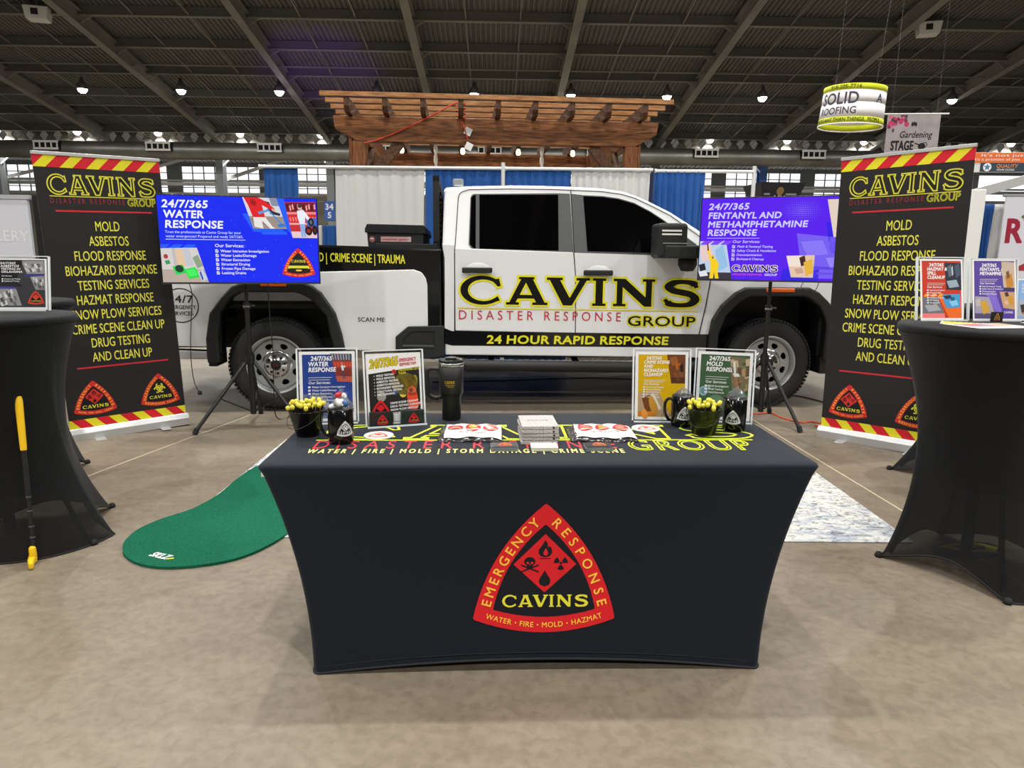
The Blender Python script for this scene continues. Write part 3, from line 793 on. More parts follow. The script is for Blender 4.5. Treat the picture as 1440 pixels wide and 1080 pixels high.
for x in (-2.14, 2.10):
    for y in (0, 3.6): one(lambda mb: mb.box(x - .1, x + .1, y - .1, y + .1, 0, 3.13), 'post', w4, .01)
    one(lambda mb: mb.box(x - .09, x + .09, .09, 3.51, 3.16, 3.46), 'side_beam', w1, .01)
    sg = -1 if x > 0 else 1
    one(lambda mb: mb.bar((x + sg * .08, .3, 2.55), (x + sg * .08, .85, 3.15), .09, .14), 'knee_brace', w2, .006)
    one(lambda mb: mb.bar((x + sg * .08, 3.3, 2.55), (x + sg * .08, 2.75, 3.15), .09, .14), 'knee_brace', w2, .006)
    one(lambda mb: mb.bar((x, 0, 2.4), (x + sg * .62, 0, 3.14), .10, .16), 'knee_brace', w2, .006)
    one(lambda mb: mb.box(x - .16, x - .11, -.05, .05, 2.6, 3.4) if x < 0 else mb.box(x + .11, x + .16, -.05, .05, 2.6, 3.4), 'scroll_plate', w4, .004)
def pl(x, y, z):
    c, s = math.cos(R(4.3)), math.sin(R(4.3)); return (-.25 + x * c - y * s, 11.2 + x * s + y * c, z)
m_bulb = mat('warm_bulb', (255, 214, 140), .3, emis=14.)
def bulb(loc, label):
    b = thing('string_light', label, 'light bulb', loc, 0, 'string lights in the pergola')
    mb = MB(); mb.lathe([(0, -.11), (.03, -.10), (.042, -.065), (.03, -.02), (.016, 0)], 14); mb.build('bulb', m_bulb, b)
    mb = MB(); mb.cyl((0, 0, -.005), (0, 0, .05), .02, n=10); mb.cyl((0, 0, .05), (0, 0, .20), .004, n=6); mb.build('socket', m_black, b)
for x, nm in ((-1.62, 'glowing warm bulb nearest the left pergola post'), (-.55, 'glowing warm bulb hanging below the white tags'), (.44, 'glowing warm bulb in the middle of the pergola, left of the second rope'), (1.42, 'glowing warm bulb nearest the right pergola post')):
    bulb(pl(x, 1.5, 3.30), nm)
def rope(x, y, label):
    mb = MB()
    for k in (0, math.pi):
        mb.tube([(.018 * math.cos(k + i * .9), .018 * math.sin(k + i * .9), 3.42 - i * .05) for i in range(44)], .02, 6)
    o = mb.build('swing_rope', mat('white_rope', (222, 218, 206), .8)); o.location = pl(x, y, 0); tag(o, label, 'rope', 'swing ropes')
rope(-1.02, 1.3, 'white twisted rope hanging in the pergola nearer the toolbox side'); rope(.84, 1.3, 'white twisted rope hanging in the pergola above the cab roof, next to the white drape')
pts = [pl(-2.05 + .155 * i, -.12, 3.10 + .62 * ((i / 9.) ** 1.25)) for i in range(10)]
x = -.58
for i in range(14): pts.append(pl(x + .07 * math.cos(i * 1.6), -.14 + .10 * math.sin(i * 1.6), 3.70 - .018 * i))
pts += [pl(x + .03, -.16, 3.42), pl(x + .10, -.12, 3.2)]
tag(MB().tube(pts, .011, 6).build('extension_cord', mat('orange_cord', (206, 70, 44), .6)), 'orange extension cord strung along the pergola beam and coiled round a rafter', 'cord')
for (x, z, lb) in ((-.47, 3.30, 'upper small white paper tag hanging on the pergola beam'), (-.46, 3.08, 'lower small white paper tag hanging by the bulb under the beam')):
    o = MB().box(-.055, .055, -.004, .004, -.055, .055).build('paper_tag', m_white); o.location = pl(x, -.13, z); o.rotation_euler = (0, R(25), R(5)); tag(o, lb, 'tag', 'tags on the pergola')

# ================================================================ neighbouring booths at the edges
t = thing('display_panel', 'pale grey display panel of the next booth with faint lettering, behind the asbestos sign', 'panel', (-5.25, 7.0, 0), R(2))
mb = MB(); mb.box(-.5, .40, 0, .04, .02, 1.95); mb.build('panel_board', mat('pale_panel', (196, 198, 206), .6), t, bevel=.006)
mb = MB(); mb.box(-.5, .42, -.01, .05, 1.93, 1.97); mb.box(-.015, .015, -.012, 0, .02, 1.93); mb.build('panel_frame', mat('panel_rail', (168, 170, 176), .4), t)
S = Sheet(); S.text('LERY', .05, 1.52, .10, (214, 216, 220), 1); S.build('lettering', front_map(), t)
tag(MB().box(-4.82, -4.30, 7.05, 7.10, 0, 1.97).build('black_divider', mat('black_cloth', (14, 14, 15), .9)), 'black cloth divider between the pale panel and the roll-up banner', 'divider')

curtain(m_blue, 5.36, 5.52, 0, 2.05, 8.1, 'narrow blue drape by the white rose banner at the edge', 3, .03, 21)
curtain(m_wd, 5.52, 6.6, 0, 2.05, 8.1, 'white drape hanging behind the rose banner at the edge', 8, .03, 22)
t = thing('white_post', 'white display upright just behind the roll-up banner, beside the narrow blue drape', 'post', (5.25, 8.0, 0))
mb = MB(); mb.box(-.08, .08, -.04, .04, 0, 2.2); mb.build('post_body', m_white, t, bevel=.01)
mb = MB(); mb.bar((-.02, 0, 2.16), (.9, 0, 2.42), .05, .10); mb.build('arch_arm', mat('arch_grey', (176, 176, 176), .5), t)
t = thing('rose_banner', 'white banner with dark red letters and a rose, cut by the frame edge', 'banner', (5.95, 7.9, 0), R(-3))
mb = MB(); mb.box(-.42, .5, 0, .02, .7, 2.12); mb.build('banner_panel', mat('rose_white', (206, 206, 214), .7), t)
mb = MB(); mb.cyl((-.45, .01, 2.13), (.53, .01, 2.13), .015); mb.cyl((0.04, .03, 0), (.04, .03, 2.13), .012); mb.cyl((-.25, .03, .01), (.35, .03, .01), .012); mb.build('stand', m_grey, t)
S = Sheet(); c = (150, 30, 56)
S.text('RY', -.39, 1.62, .25, c, 1, w=.40, b=2); S.text('EST', -.13, 1.53, .045, (150, 140, 150), 1); S.ell(-.12, 1.94, .06, .075, (190, 40, 66), 1); S.seg((-.12, 1.88), (-.05, 1.66), .014, (90, 60, 60), 1)
S.poly([(-.30, 1.3), (.1, 1.3), (.1, 1.38), (-.05, 1.42)], (160, 50, 60), 1); S.ell(-.2, 1.90, .03, .02, (90, 110, 70), 1)
S.build('lettering', front_map(), t)

# violet stage uplight on the floor beyond the pergola; its glow reaches the roof deck
t = thing('uplight', 'black floor uplight shining violet onto the roof deck from behind the drapes', 'stage light', (-4.6, 17.0, 0))
mb = MB(); mb.lathe([(0, .10), (.12, .10), (.14, .16), (.14, .40), (.12, .42), (.12, .38), (0, .38)], 20); mb.box(-.15, .15, -.1, .1, 0, .03); mb.bar((-.15, 0, .02), (-.15, 0, .28), .03, .03); mb.bar((.15, 0, .02), (.15, 0, .28), .03, .03); mb.build('housing', m_black, t)
ld = bpy.data.lights.new('violet_light', 'SPOT'); ld.energy = 3200; ld.color = (.30, .12, 1.0); ld.spot_size = R(22); ld.spot_blend = .9; ld.shadow_soft_size = .08
l = bpy.data.objects.new('violet_light', ld); COL.objects.link(l); l.parent = t; l.location = (0, 0, .45)
l.rotation_euler = (Vector(bl(-7.4, 30.8, 9.2)) - Vector((-4.6, 17.0, .45))).to_track_quat('-Z', 'Y').to_euler()
# ================================================================ the lettered pickup truck
m_paint = mat('white_car_paint', (226, 227, 226), .28, 0, .5, coat=.6)
m_blkp = mat('black_gloss_vinyl', (13, 13, 14), .16, 0, .5, coat=.4)
m_trim = mat('grey_black_plastic', (27, 28, 29), .55, 0, .4)
m_trim2 = mat('grey_pillar_trim', (68, 69, 70), .45)
m_tglass = mat('tinted_glass', (3, 3, 4), .04, 0, .35)
m_rub = mat('tyre_rubber', (30, 30, 31), .75, bump=(60, .05))
m_steel = mat('painted_steel_wheel', (176, 178, 178), .35, .55)
m_chrome = mat('chrome', (208, 210, 212), .16, 1.0)
m_amber = mat('amber_lens', (222, 96, 24), .25)
m_under = mat('underbody', (26, 26, 27), .8)
m_inner = mat('grey_inner_panel', (150, 152, 154), .6)
TK = thing('pickup_truck', 'white crew cab pickup truck lettered CAVINS in black and yellow, parked behind the table', 'truck', (-2.129, 6.065, 0), R(4.52))
TW = 2.06
def ins(z): return .02 + .24 * max(0., z - 1.45)
def flat(y): return lambda x, z: (x, y, z)
def tp(name, m, loops, y0, y1, bev=.006, parent=None, seg=2):
    mb = MB(); mb.prism(loops, flat(y0), flat(y1)); return mb.build(name, m, parent or TK, bevel=bev, seg=seg)
# --- bed
arch = [(-.455, .52), (-.437, .897), (-.337, 1.035), (-.254, 1.085), (.192, 1.087), (.344, 1.025), (.474, .874), (.56, .56)]
side = [(-1.28, .60), (-.58, .588)] + arch + [(1.08, .547), (1.495, .53), (1.495, 1.472), (.438, 1.494), (-1.28, 1.52)]
tp('bed_side', m_blkp, side, .0, .10, .02); tp('bed_side', m_blkp, side, TW - .10, TW, .02)
pan = [(-1.275, .61), (-.58, .598)] + [(.03 + (x - .03) * 1.07, .43 + (z - .43) * 1.05) for x, z in arch] + [(1.08, .557), (1.368, .55), (1.368, 1.15), (1.355, 1.21), (1.32, 1.262), (1.25, 1.287), (.43, 1.262), (-1.275, 1.30)]
tp('bed_panel', m_paint, pan, -.014, .002, .008); tp('bed_panel', m_paint, pan, TW - .002, TW + .014, .008)
mb = MB(); mb.box(-1.25, 1.48, .1, TW - .1, .93, .97); mb.box(-1.25, 1.48, .16, .2, .97, 1.16, 1); mb.box(1.40, 1.48, .1, TW - .1, .93, 1.46); mb.box(-.55, .55, .12, .5, .96, 1.16); mb.box(-.55, .55, TW - .5, TW - .12, .96, 1.16); mb.build('bed_floor', [m_under, m_inner], TK)
mb = MB(); mb.box(-.44, .47, .105, .125, 1.0, 1.09); mb.build('wheel_well_panel', m_inner, TK)
mb = MB(); mb.box(-1.30, -1.24, .06, TW - .06, .66, 1.5); mb.build('tailgate', m_paint, TK, bevel=.015)
mb = MB(); mb.box(-1.31, -1.22, .0, .12, 1.0, 1.42); mb.build('tail_light', mat('red_lens', (150, 14, 18), .2), TK, bevel=.01)
mb = MB(); mb.box(-1.31, -1.22, TW - .12, TW, 1.0, 1.42); mb.build('tail_light', MATS['red_lens'], TK, bevel=.01)
tp('rear_bumper', m_chrome, [(-1.42, .49), (-.575, .485), (-.575, .56), (-1.42, .60)], -.015, .09, .012)
mb = MB(); mb.box(-1.44, -1.26, -.01, TW + .01, .49, .66); mb.build('rear_bumper', m_chrome, TK, bevel=.02)
stp = [(1.075, .505), (1.078, .69), (1.19, .782), (1.512, .788), (1.512, .515), (1.36, .488)]
tp('bed_step', m_trim, [stp, [(1.15, .60), (1.15, .665), (1.225, .735), (1.42, .735), (1.42, .60)]], -.045, .03, .008)
tp('bed_step', m_black, [(1.14, .55), (1.14, .67), (1.22, .745), (1.43, .745), (1.43, .55)], -.032, .0, 0)
mb = MB(); mb.cyl((1.14, -.03, .60), (1.42, -.03, .595), .022); mb.build('step_bar', m_trim, TK)
# --- wheel flares
fo = [(-.575, .455), (-.575, .674), (-.53, .897), (-.422, 1.035), (-.325, 1.135), (-.225, 1.167), (.282, 1.17), (.36, 1.14), (.439, 1.082), (.556, .9), (.605, .715), (.64, .50)]
fi = [(.555, .50), (.50, .715), (.474, .874), (.344, 1.025), (.26, 1.07), (.192, 1.087), (-.2, 1.087), (-.254, 1.08), (-.337, 1.035), (-.437, .897), (-.47, .674), (-.47, .455)]
ffo = [(3.965, .49), (3.975, .715), (3.995, .848), (4.075, .981), (4.203, 1.1), (4.293, 1.146), (4.902, 1.149), (4.999, 1.104), (5.098, 1.018), (5.16, .94), (5.20, .80), (5.20, .46)]
ffi = [(5.09, .46), (5.09, .80), (5.079, .85), (5.012, .971), (4.92, 1.04), (4.86, 1.065), (4.34, 1.063), (4.28, 1.035), (4.228, .997), (4.116, .882), (4.06, .715), (4.05, .49)]
for o, i in ((fo, fi), (ffo, ffi)):
    for y0, y1 in ((-.055, .06), (TW - .06, TW + .055)):
        mb = MB(); n = len(o)
        loop = o + i; mb.prism(loop, flat(y0), flat(y1)); mb.build('wheel_flare', m_trim, TK, bevel=.018, seg=3)
for x0, x1, z0, z1 in ((-.075, .145, 1.135, 1.165), (4.48, 4.75, 1.105, 1.14)):
    mb = MB(); mb.box(x0, x1, -.066, -.04, z0, z1); mb.build('side_marker', m_amber, TK, bevel=.006)
# --- cab lower body: dark core with white skin panels
core = [(1.52, .52), (3.99, .50), (4.0, 1.44), (1.505, 1.50)]
tp('cab_body', m_under, core, .022, TW - .022, 0)
def skin(name, m, loop, bev=.006, d=.0, both=True):
    a = tp(name, m, loop, -.004 - d, .03, bev)
    if both: tp(name, m, loop, TW - .03, TW + .004 + d, bev)
    return a
skin('cab_corner', m_paint, [(1.517, .757), (1.604, .728), (1.608, 1.157), (1.608, 1.445), (1.612, 1.51), (1.503, 1.515), (1.522, 1.389), (1.522, 1.157)])
rd = skin('rear_door', m_paint, [(1.616, .742), (2.714, .720), (2.713, .80), (2.703, 1.24), (2.680, 1.452), (1.616, 1.478), (1.616, 1.157)])
fd = skin('front_door', m_paint, [(2.722, .720), (3.88, .690), (3.93, .967), (3.962, 1.21), (3.955, 1.425), (2.689, 1.452), (2.711, 1.24), (2.721, .80)])
skin('rocker_panel', m_paint, [(1.52, .52), (3.96, .485), (3.97, .59), (1.583, .612), (1.52, .628)], .012)
st = skin('lower_stripe', m_blkp, [(1.519, .764), (1.583, .738), (3.975, .708), (3.97, .582), (1.583, .605), (1.519, .622)], .003, .003)
for x, z in ((1.812, 1.288), (2.905, 1.272)):     # door handles with their cups
    p = rd if x < 2.5 else fd
    mb = MB(); mb.lathe([(0, 0), (.11, 0), (.125, -.004)], 24, T=Matrix.Translation((x + .01, -.006, z)) @ Matrix.Rotation(R(90), 4, 'X') @ Matrix.Diagonal((1, .55, 1, 1))); mb.build('handle_cup', m_paint, p)
    mb = MB(); mb.box(x - .135, x + .135, -.058, -.036, z - .027, z + .022); mb.box(x - .12, x - .085, -.04, -.002, z - .02, z + .018); mb.box(x + .085, x + .12, -.04, -.002, z - .02, z + .018)
    mb.build('door_handle', m_trim, p, bevel=.011, seg=3)
# --- greenhouse
gh = [(1.504, 1.49), (1.512, 1.695), (1.525, 1.96), (1.51, 1.985), (1.545, 2.012), (1.741, 2.026), (2.12, 2.040), (2.521, 2.039), (2.715, 2.036), (2.958, 2.027), (3.144, 2.004), (3.26, 1.969), (3.394, 1.913), (3.592, 1.818), (3.836, 1.668), (4.07, 1.505), (4.10, 1.42), (1.506, 1.44)]
mb = MB(); mb.prism(gh, lambda x, z: (x, ins(z) - .02, z), lambda x, z: (x, TW - ins(z) + .02, z)); mb.build('cab_roof', m_paint, TK, bevel=.035, seg=4)
def side_glass(name, m, loop, d0, d1, parent=None):
    o = []
    for s in (0, 1):
        mb = MB()
        if s == 0: mb.prism(loop, lambda x, z: (x, ins(z) - .02 - d0, z), lambda x, z: (x, ins(z) - .02 + d1, z))
        else: mb.prism(loop, lambda x, z: (x, TW - ins(z) + .02 + d0, z), lambda x, z: (x, TW - ins(z) + .02 - d1, z))
        o.append(mb.build(name, m, parent[s] if parent else TK))
    return o
rw = [(1.757, 1.922), (1.766, 1.945), (1.785, 1.957), (2.521, 1.975), (2.655, 1.973), (2.682, 1.443), (1.795, 1.456), (1.765, 1.473), (1.738, 1.512)]
fw = [(2.664, 1.973), (2.775, 1.962), (2.957, 1.957), (3.103, 1.939), (3.248, 1.900), (3.392, 1.828), (3.521, 1.748), (3.815, 1.535), (3.90, 1.44), (3.80, 1.425), (3.372, 1.432), (2.806, 1.445), (2.691, 1.445)]
ra = side_glass('window_surround', m_trim2, rw, .004, .03); fa = side_glass('window_surround', m_trim2, fw, .004, .03)
side_glass('side_window', m_tglass, [(1.837, 1.950), (2.549, 1.962), (2.545, 1.466), (1.833, 1.475)], .007, .02, ra)
side_glass('side_window', m_tglass, [(2.778, 1.952), (2.957, 1.947), (3.103, 1.929), (3.248, 1.890), (3.385, 1.822), (3.515, 1.740), (3.70, 1.605), (3.70, 1.45), (2.809, 1.463)], .007, .02, fa)
side_glass('quarter_glass', m_tglass, [(1.764, 1.925), (1.785, 1.945), (1.805, 1.946), (1.80, 1.47), (1.775, 1.485), (1.748, 1.515)], .007, .02, ra)
mb = MB(); q = lambda x, z, y, d: (x + .55 * d, y, z + .83 * d)
mb.add([q(3.24, 1.985, .30, .01), q(4.03, 1.545, .20, .01), q(4.03, 1.545, TW - .20, .01), q(3.24, 1.985, TW - .30, .01)], [(0, 1, 2, 3)]); mb.build('windshield', m_tglass, TK, solid=.006)
mb = MB(); mb.box(1.495, 1.51, .3, TW - .3, 1.52, 1.93); mb.build('rear_window', m_tglass, TK)
# panel gaps of the upper doors, roof ditch and fuel-side seams
S = Sheet(); D = (46, 47, 48)
S.line([(1.613, 1.45), (1.628, 1.64), (1.648, 1.92), (1.66, 1.955), (1.683, 1.974), (1.741, 1.994), (2.10, 2.006), (2.521, 2.007), (2.95, 1.996), (3.13, 1.974), (3.25, 1.942), (3.38, 1.885), (3.58, 1.79), (3.82, 1.625), (4.0, 1.50)], .007, D)
S.line([(2.664, 2.003), (2.687, 1.45)], .008, (16, 16, 17))
o = S.build('door_seam', lambda u, v, l: (u, ins(v) - .026 - .001 * l - (.003 if u > 2.66 and u < 2.70 else 0), v), TK, rough=.6)
# --- front clip
fen = [(3.985, 1.43), (3.975, 1.21), (3.945, .967), (3.895, .70), (3.985, .60), (4.02, .60), (4.035, .725), (4.09, .90), (4.215, 1.02), (4.33, 1.09), (4.87, 1.092), (5.03, .995), (5.105, .86), (5.12, .60), (5.62, .58), (5.70, .75), (5.70, 1.2), (5.63, 1.36), (5.2, 1.425), (4.4, 1.462)]
tp('front_fender', m_paint, fen, -.004, .03, .01); tp('front_fender', m_paint, fen, TW - .03, TW + .004, .01)
box_in = [(4.0, 1.2), (5.6, 1.2), (5.6, 1.34), (4.0, 1.38)]; tp('fender_lining', m_under, box_in, .03, TW - .03, 0)
tp('hood', m_paint, [(3.95, 1.40), (5.66, 1.30), (5.66, 1.36), (5.2, 1.44), (4.4, 1.50), (4.0, 1.50)], .10, TW - .10, .03)
tp('engine_bay', m_under, [(3.95, .55), (5.6, .55), (5.6, 1.36), (3.95, 1.40)], .50, TW - .5, 0)
mb = MB(); mb.box(5.62, 5.74, .42, TW - .42, .72, 1.30); mb.build('grille', m_black, TK, bevel=.02)
for y in (.06, TW - .40):
    mb = MB(); mb.box(5.60, 5.73, y, y + .34, .95, 1.30); mb.build('headlight', m_chrome, TK, bevel=.02)
mb = MB(); mb.box(5.55, 5.86, .0, TW, .42, .70); mb.build('front_bumper', m_chrome, TK, bevel=.05, seg=3)
for x, a, b in ((5.10, .33, .50), (4.02, .42, .55)):
    mb = MB(); mb.box(x - .02, x + .07, -.02, .26, a, b); mb.box(x - .02, x + .07, TW - .26, TW + .02, a, b); mb.build('mud_flap', m_black, TK, bevel=.01)
mb = MB(); mb.box(-.58, -.50, -.01, .26, .42, .56); mb.box(-.58, -.50, TW - .26, TW + .01, .42, .56); mb.build('mud_flap', m_black, TK, bevel=.01)
for x0, x1 in ((-.44, .52), (4.07, 5.07)):   # dark liners inside the arches
    mb = MB(); mb.box(x0, x1, .42, .47, .40, 1.05); mb.box(x0, x1, TW - .47, TW - .42, .40, 1.05); mb.box(x0, x1, .10, TW - .1, 1.075, 1.10); mb.box(x1 - .01, x1 + .02, .03, .47, .50, 1.0); mb.build('arch_liner', m_black, TK)
mb = MB(); mb.box(-1.2, 5.4, .55, .68, .52, .74); mb.box(-1.2, 5.4, TW - .68, TW - .55, .52, .74)
for x in (.0, 4.6): mb.cyl((x, .3, .42), (x, TW - .3, .42), .06)
mb.cyl((-.1, .7, .42), (.1, .7, .42), .1); mb.lathe([(0, -.14), (.14, -.08), (.17, 0), (.14, .08), (0, .14)], 16, T=Matrix.Translation((0, TW / 2, .42)) @ Matrix.Rotation(R(90), 4, 'X'))
mb.box(1.6, 3.6, .5, TW - .5, .42, .58); mb.build('chassis', m_under, TK)
mb = MB(); mb.tube([(1.60, .08, .47), (1.72, -.02, .425), (3.80, -.02, .395), (3.92, .08, .44)], .052, 12); mb.build('running_board', m_black, TK)
mb = MB()
for x in (1.95, 2.75, 3.55): mb.bar((x, -.02, .41), (x, .5, .5), .05, .03)
mb.build('step_bracket', m_under, TK)
# --- mirrors
for s, y in ((1, 0), (-1, TW)):
    f = lambda y_: y - s * y_
    mb = MB(); b0, b1 = sorted((f(.14), f(.40))); mb.box(3.345, 3.60, b0, b1, 1.405, 1.70); mh = mb.build('mirror_head', m_trim, TK, bevel=.03, seg=3)
    mb = MB(); b0, b1 = sorted((f(.0), f(.415))); mb.box(3.40, 3.80, b0, b1, 1.405, 1.515); mb.build('mirror_arm', m_trim, TK, bevel=.015)
    mb = MB(); mb.lathe([(0, -.06), (.05, -.055), (.075, -.01), (.075, .03), (.05, .06), (0, .062)], 18, T=Matrix.Translation((3.70, f(.12), 1.36)) @ Matrix.Diagonal((1.15, 1, 1.2, 1))); mb.build('mirror_camera', m_trim, TK)
    if s == 1:
        mb = MB(); mb.box(3.37, 3.54, f(.408), f(.40), 1.628, 1.642); mb.box(3.37, 3.54, f(.408), f(.40), 1.598, 1.612); mb.build('mirror_lens', m_white, mh); 
        mb = MB(); mb.box(3.38, 3.60, f(.404), f(.40), 1.528, 1.534); mb.build('mirror_strip', m_inner, mh)
# --- headache rack and roof beacon
mb = MB()
for y in (.32, TW - .38): mb.box(1.415, 1.475, y, y + .06, 1.45, 2.135)
mb.box(1.415, 1.475, .32, TW - .32, 2.075, 2.135); mb.box(1.415, 1.475, .32, TW - .32, 1.50, 1.55)
for i in range(9): mb.bar((1.47, .38, 1.58 + .052 * i), (1.47, TW - .38, 1.58 + .052 * i), .05, .02)
mb.box(.9, 1.45, .2, .34, 1.472, 1.515)
mb.build('headache_rack', m_black, TK, bevel=.004)
mb = MB(); mb.box(1.60, 1.715, .80, 1.26, 2.02, 2.085); bb = mb.build('beacon_base', m_black, TK, bevel=.02)
mb = MB(); mb.box(1.595, 1.70, .79, 1.27, 2.085, 2.16); o = mb.build('beacon_lens', mat('clear_lens', (200, 206, 210), .1, .6), bb, bevel=.015)
# --- wheels
def wheel(x, y, s):
    T = Matrix.Translation((x, y, .426)) @ Matrix.Rotation(R(90) * s, 4, 'X')    # local +z points outwards
    mb = MB(); W = .135
    mb.lathe([(.258, W - .012), (.275, W + .004), (.32, W + .010), (.372, W), (.402, W - .028), (.421, W - .055), (.426, W - .09), (.426, -W + .09), (.421, -W + .055), (.372, -W), (.275, -W), (.258, -W + .012)], 56, T=T, close=True)
    for k in range(72):
        a = 2 * math.pi * k / 72; 
        for z0, z1, r0 in ((.06, .115, .418), (-.02, .045, .424), (-.115, -.06, .418)):
            B = T @ Matrix.Rotation(a + (z0 * .4), 4, 'Z'); mb.box(r0 - .01, r0 + .005, -.0135, .0135, z0, z1, 0, B)
    w = mb.build('tyre', m_rub, TK)
    mb = MB(); N = 64; 
    ring = [(.226 * math.cos(2 * math.pi * i / N), .226 * math.sin(2 * math.pi * i / N)) for i in range(N)]
    holes = []
    for k in range(8):
        a = 2 * math.pi * (k + .5) / 8; c, sn = math.cos(a), math.sin(a); H = []
        for i in range(14):
            t = -2 * math.pi * i / 14; u, v = .026 * math.cos(t), .034 * math.sin(t) * (1 + .25 * math.cos(t))
            H.append(((.172 + u) * c - v * sn, (.172 + u) * sn + v * c))
        holes.append(H)
    holes.append([(.09 * math.cos(-2 * math.pi * i / 32), .09 * math.sin(-2 * math.pi * i / 32)) for i in range(32)])
    def zf(r): return .086
    mb.prism([ring] + holes, lambda u, v: T @ Vector((u, v, zf(math.hypot(u, v)))), lambda u, v: T @ Vector((u, v, zf(math.hypot(u, v)) - .012)))
    mb.lathe([(.222, .05), (.232, .085), (.246, .128), (.258, .136), (.266, .130), (.262, .118), (.250, .09), (.24, .0), (.24, -.12)], 56, T=T, caps=False)
    rim = mb.build('rim', m_steel, TK)
    mb = MB(); mb.lathe([(0, -.02), (.24, -.02), (.24, -.03), (0, -.03)], 40, T=T); mb.lathe([(0, .05), (.12, .05), (.12, .0), (0, 0)], 30, T=T); mb.build('brake_drum', m_black, TK)
    mb = MB(); mb.lathe([(.135, .086), (.122, .094), (.108, .096), (.104, .088), (.102, .105), (.09, .118), (.06, .122), (.05, .13), (.045, .13)], 44, T=T); hb = mb.build('hub_ring', m_chrome, TK)
    mb = MB()
    for k in range(8):
        a = 2 * math.pi * (k + .2) / 8; p = T @ Vector((.077 * math.cos(a), .077 * math.sin(a), .112)); p2 = T @ Vector((.077 * math.cos(a), .077 * math.sin(a), .1225)); mb.cyl(p, p2, .0125, n=12)
    mb.build('lug_hole', m_black, hb)
    mb = MB(); mb.lathe([(0, .1385), (.036, .138), (.046, .132), (.046, .12), (0, .12)], 30, T=T); mb.build('centre_cap', m_black, hb)
    if s > 0:
        S = Sheet(); S.text('GMC', 0, -.008, .016, (150, 26, 30), 1, 'c', w=.046, b=1)
        S.build('cap_letters', lambda u, v, l: T @ Vector((u, v, .1395 + .0003 * l)), hb)
for x in (0.0, 4.59): wheel(x, .145, 1); wheel(x, TW - .145, -1)
# --- lettering
def tmap(x0, sl, y=-.0075, d=.0015): return lambda u, v, l: (u, y - d * l, v + sl * (u - x0))
S = Sheet(); K = (17, 16, 15); Y = (228, 220, 40)
S.cavins(1.662, .985, 2.195, .250, K, Y, .034, 2)
S.rect(1.64, .942, 3.856, .953, (220, 206, 44), 1)
S.text('DISASTER RESPONSE', 1.640, .846, .082, (190, 52, 62), 1, w=1.50, sp=.42, b=0)
S.text('GROUP', 3.195, .808, .088, K, 2, w=.65, b=1, oc=Y, ow=.022)
S.build('side_lettering', tmap(1.64, -.0118), TK, rough=.3)
S = Sheet(); S.text('24 HOUR RAPID RESPONSE', 1.897, .626, .072, (226, 220, 50), 1, w=1.70, b=2, sl=.06); S.build('stripe_lettering', tmap(1.9, -.0080, -.0085), st, rough=.3)
S = Sheet(); S.text('CRIME SCENE | TRAUMA', 1.175, 1.338, .073, (232, 226, 60), 1, 'r', w=.655, b=1); S.text('BIOHAZARD |', .498, 1.338, .073, (232, 226, 60), 1, 'r', w=.37, b=1); S.text('WATER | FIRE | MOLD |', .09, 1.338, .073, (232, 226, 60), 1, 'r', w=.85, b=1); S.build('rail_lettering', tmap(1.175, -.021, -.001), TK, rough=.3)
S = Sheet(); C = (34, 34, 34); cx, cz = -.775, .962
S.ring(cx, cz, .143, .152, C, 1, 48); S.text('24/7', cx, cz + .025, .062, C, 1, 'c', w=.22, b=1); S.text('EMERGENCY', cx, cz - .032, .034, C, 1, 'c', w=.255, b=1); S.text('SERVICES', cx, cz - .086, .034, C, 1, 'c', w=.205, b=1)
S.text('SCAN ME', .745, .833, .038, C, 1, w=.24, b=1)
S.build('panel_lettering', lambda u, v, l: (u, -.0155 - .0015 * l, v - .012 * (u if u > 0 else 0)), TK, rough=.4)

# --- toolbox lying across the bed
TB = thing('toolbox', 'black diamond-plate truck toolbox across the bed behind the cab', 'toolbox', (-2.129, 6.065, 0), R(4.52))
mb = MB(); mb.prism([(.825, 1.475), (1.325, 1.475), (1.325, 1.62), (.815, 1.62)], flat(.24), flat(TW - .24)); mb.build('box_body', mat('black_powder_coat', (30, 31, 34), .5, .2), TB, bevel=.006)
mb = MB(); mb.prism([(.80, 1.612), (1.345, 1.608), (1.345, 1.64), (1.33, 1.682), (.82, 1.688), (.80, 1.645)], flat(.22), flat(TW - .22))
for i in range(22):
    for j in range(3):
        x = .83 + i * .0235; z = 1.628 + j * .019; mb.bar((x - .006, .217, z - .005 * (-1) ** (i + j)), (x + .006, .217, z + .005 * (-1) ** (i + j)), .005, .004)
mb.build('box_lid', mat('black_diamond_plate', (34, 35, 38), .4, .35), TB, bevel=.004)
S = Sheet(); S.rect(.94, 1.532, 1.215, 1.578, (196, 160, 156), 1); S.text('weather guard', .952, 1.547, .018, (170, 40, 44), 2, w=.25, b=1); S.rect(1.185, 1.535, 1.21, 1.575, (206, 200, 196), 2); S.ell(.862, 1.553, .026, .026, (150, 92, 92), 1); S.ell(.855, 1.56, .007, .007, WHT, 2, 8); S.ell(.868, 1.558, .006, .006, WHT, 2, 8)
S.build('maker_plate', front_map(.24, .001, .001), TB)
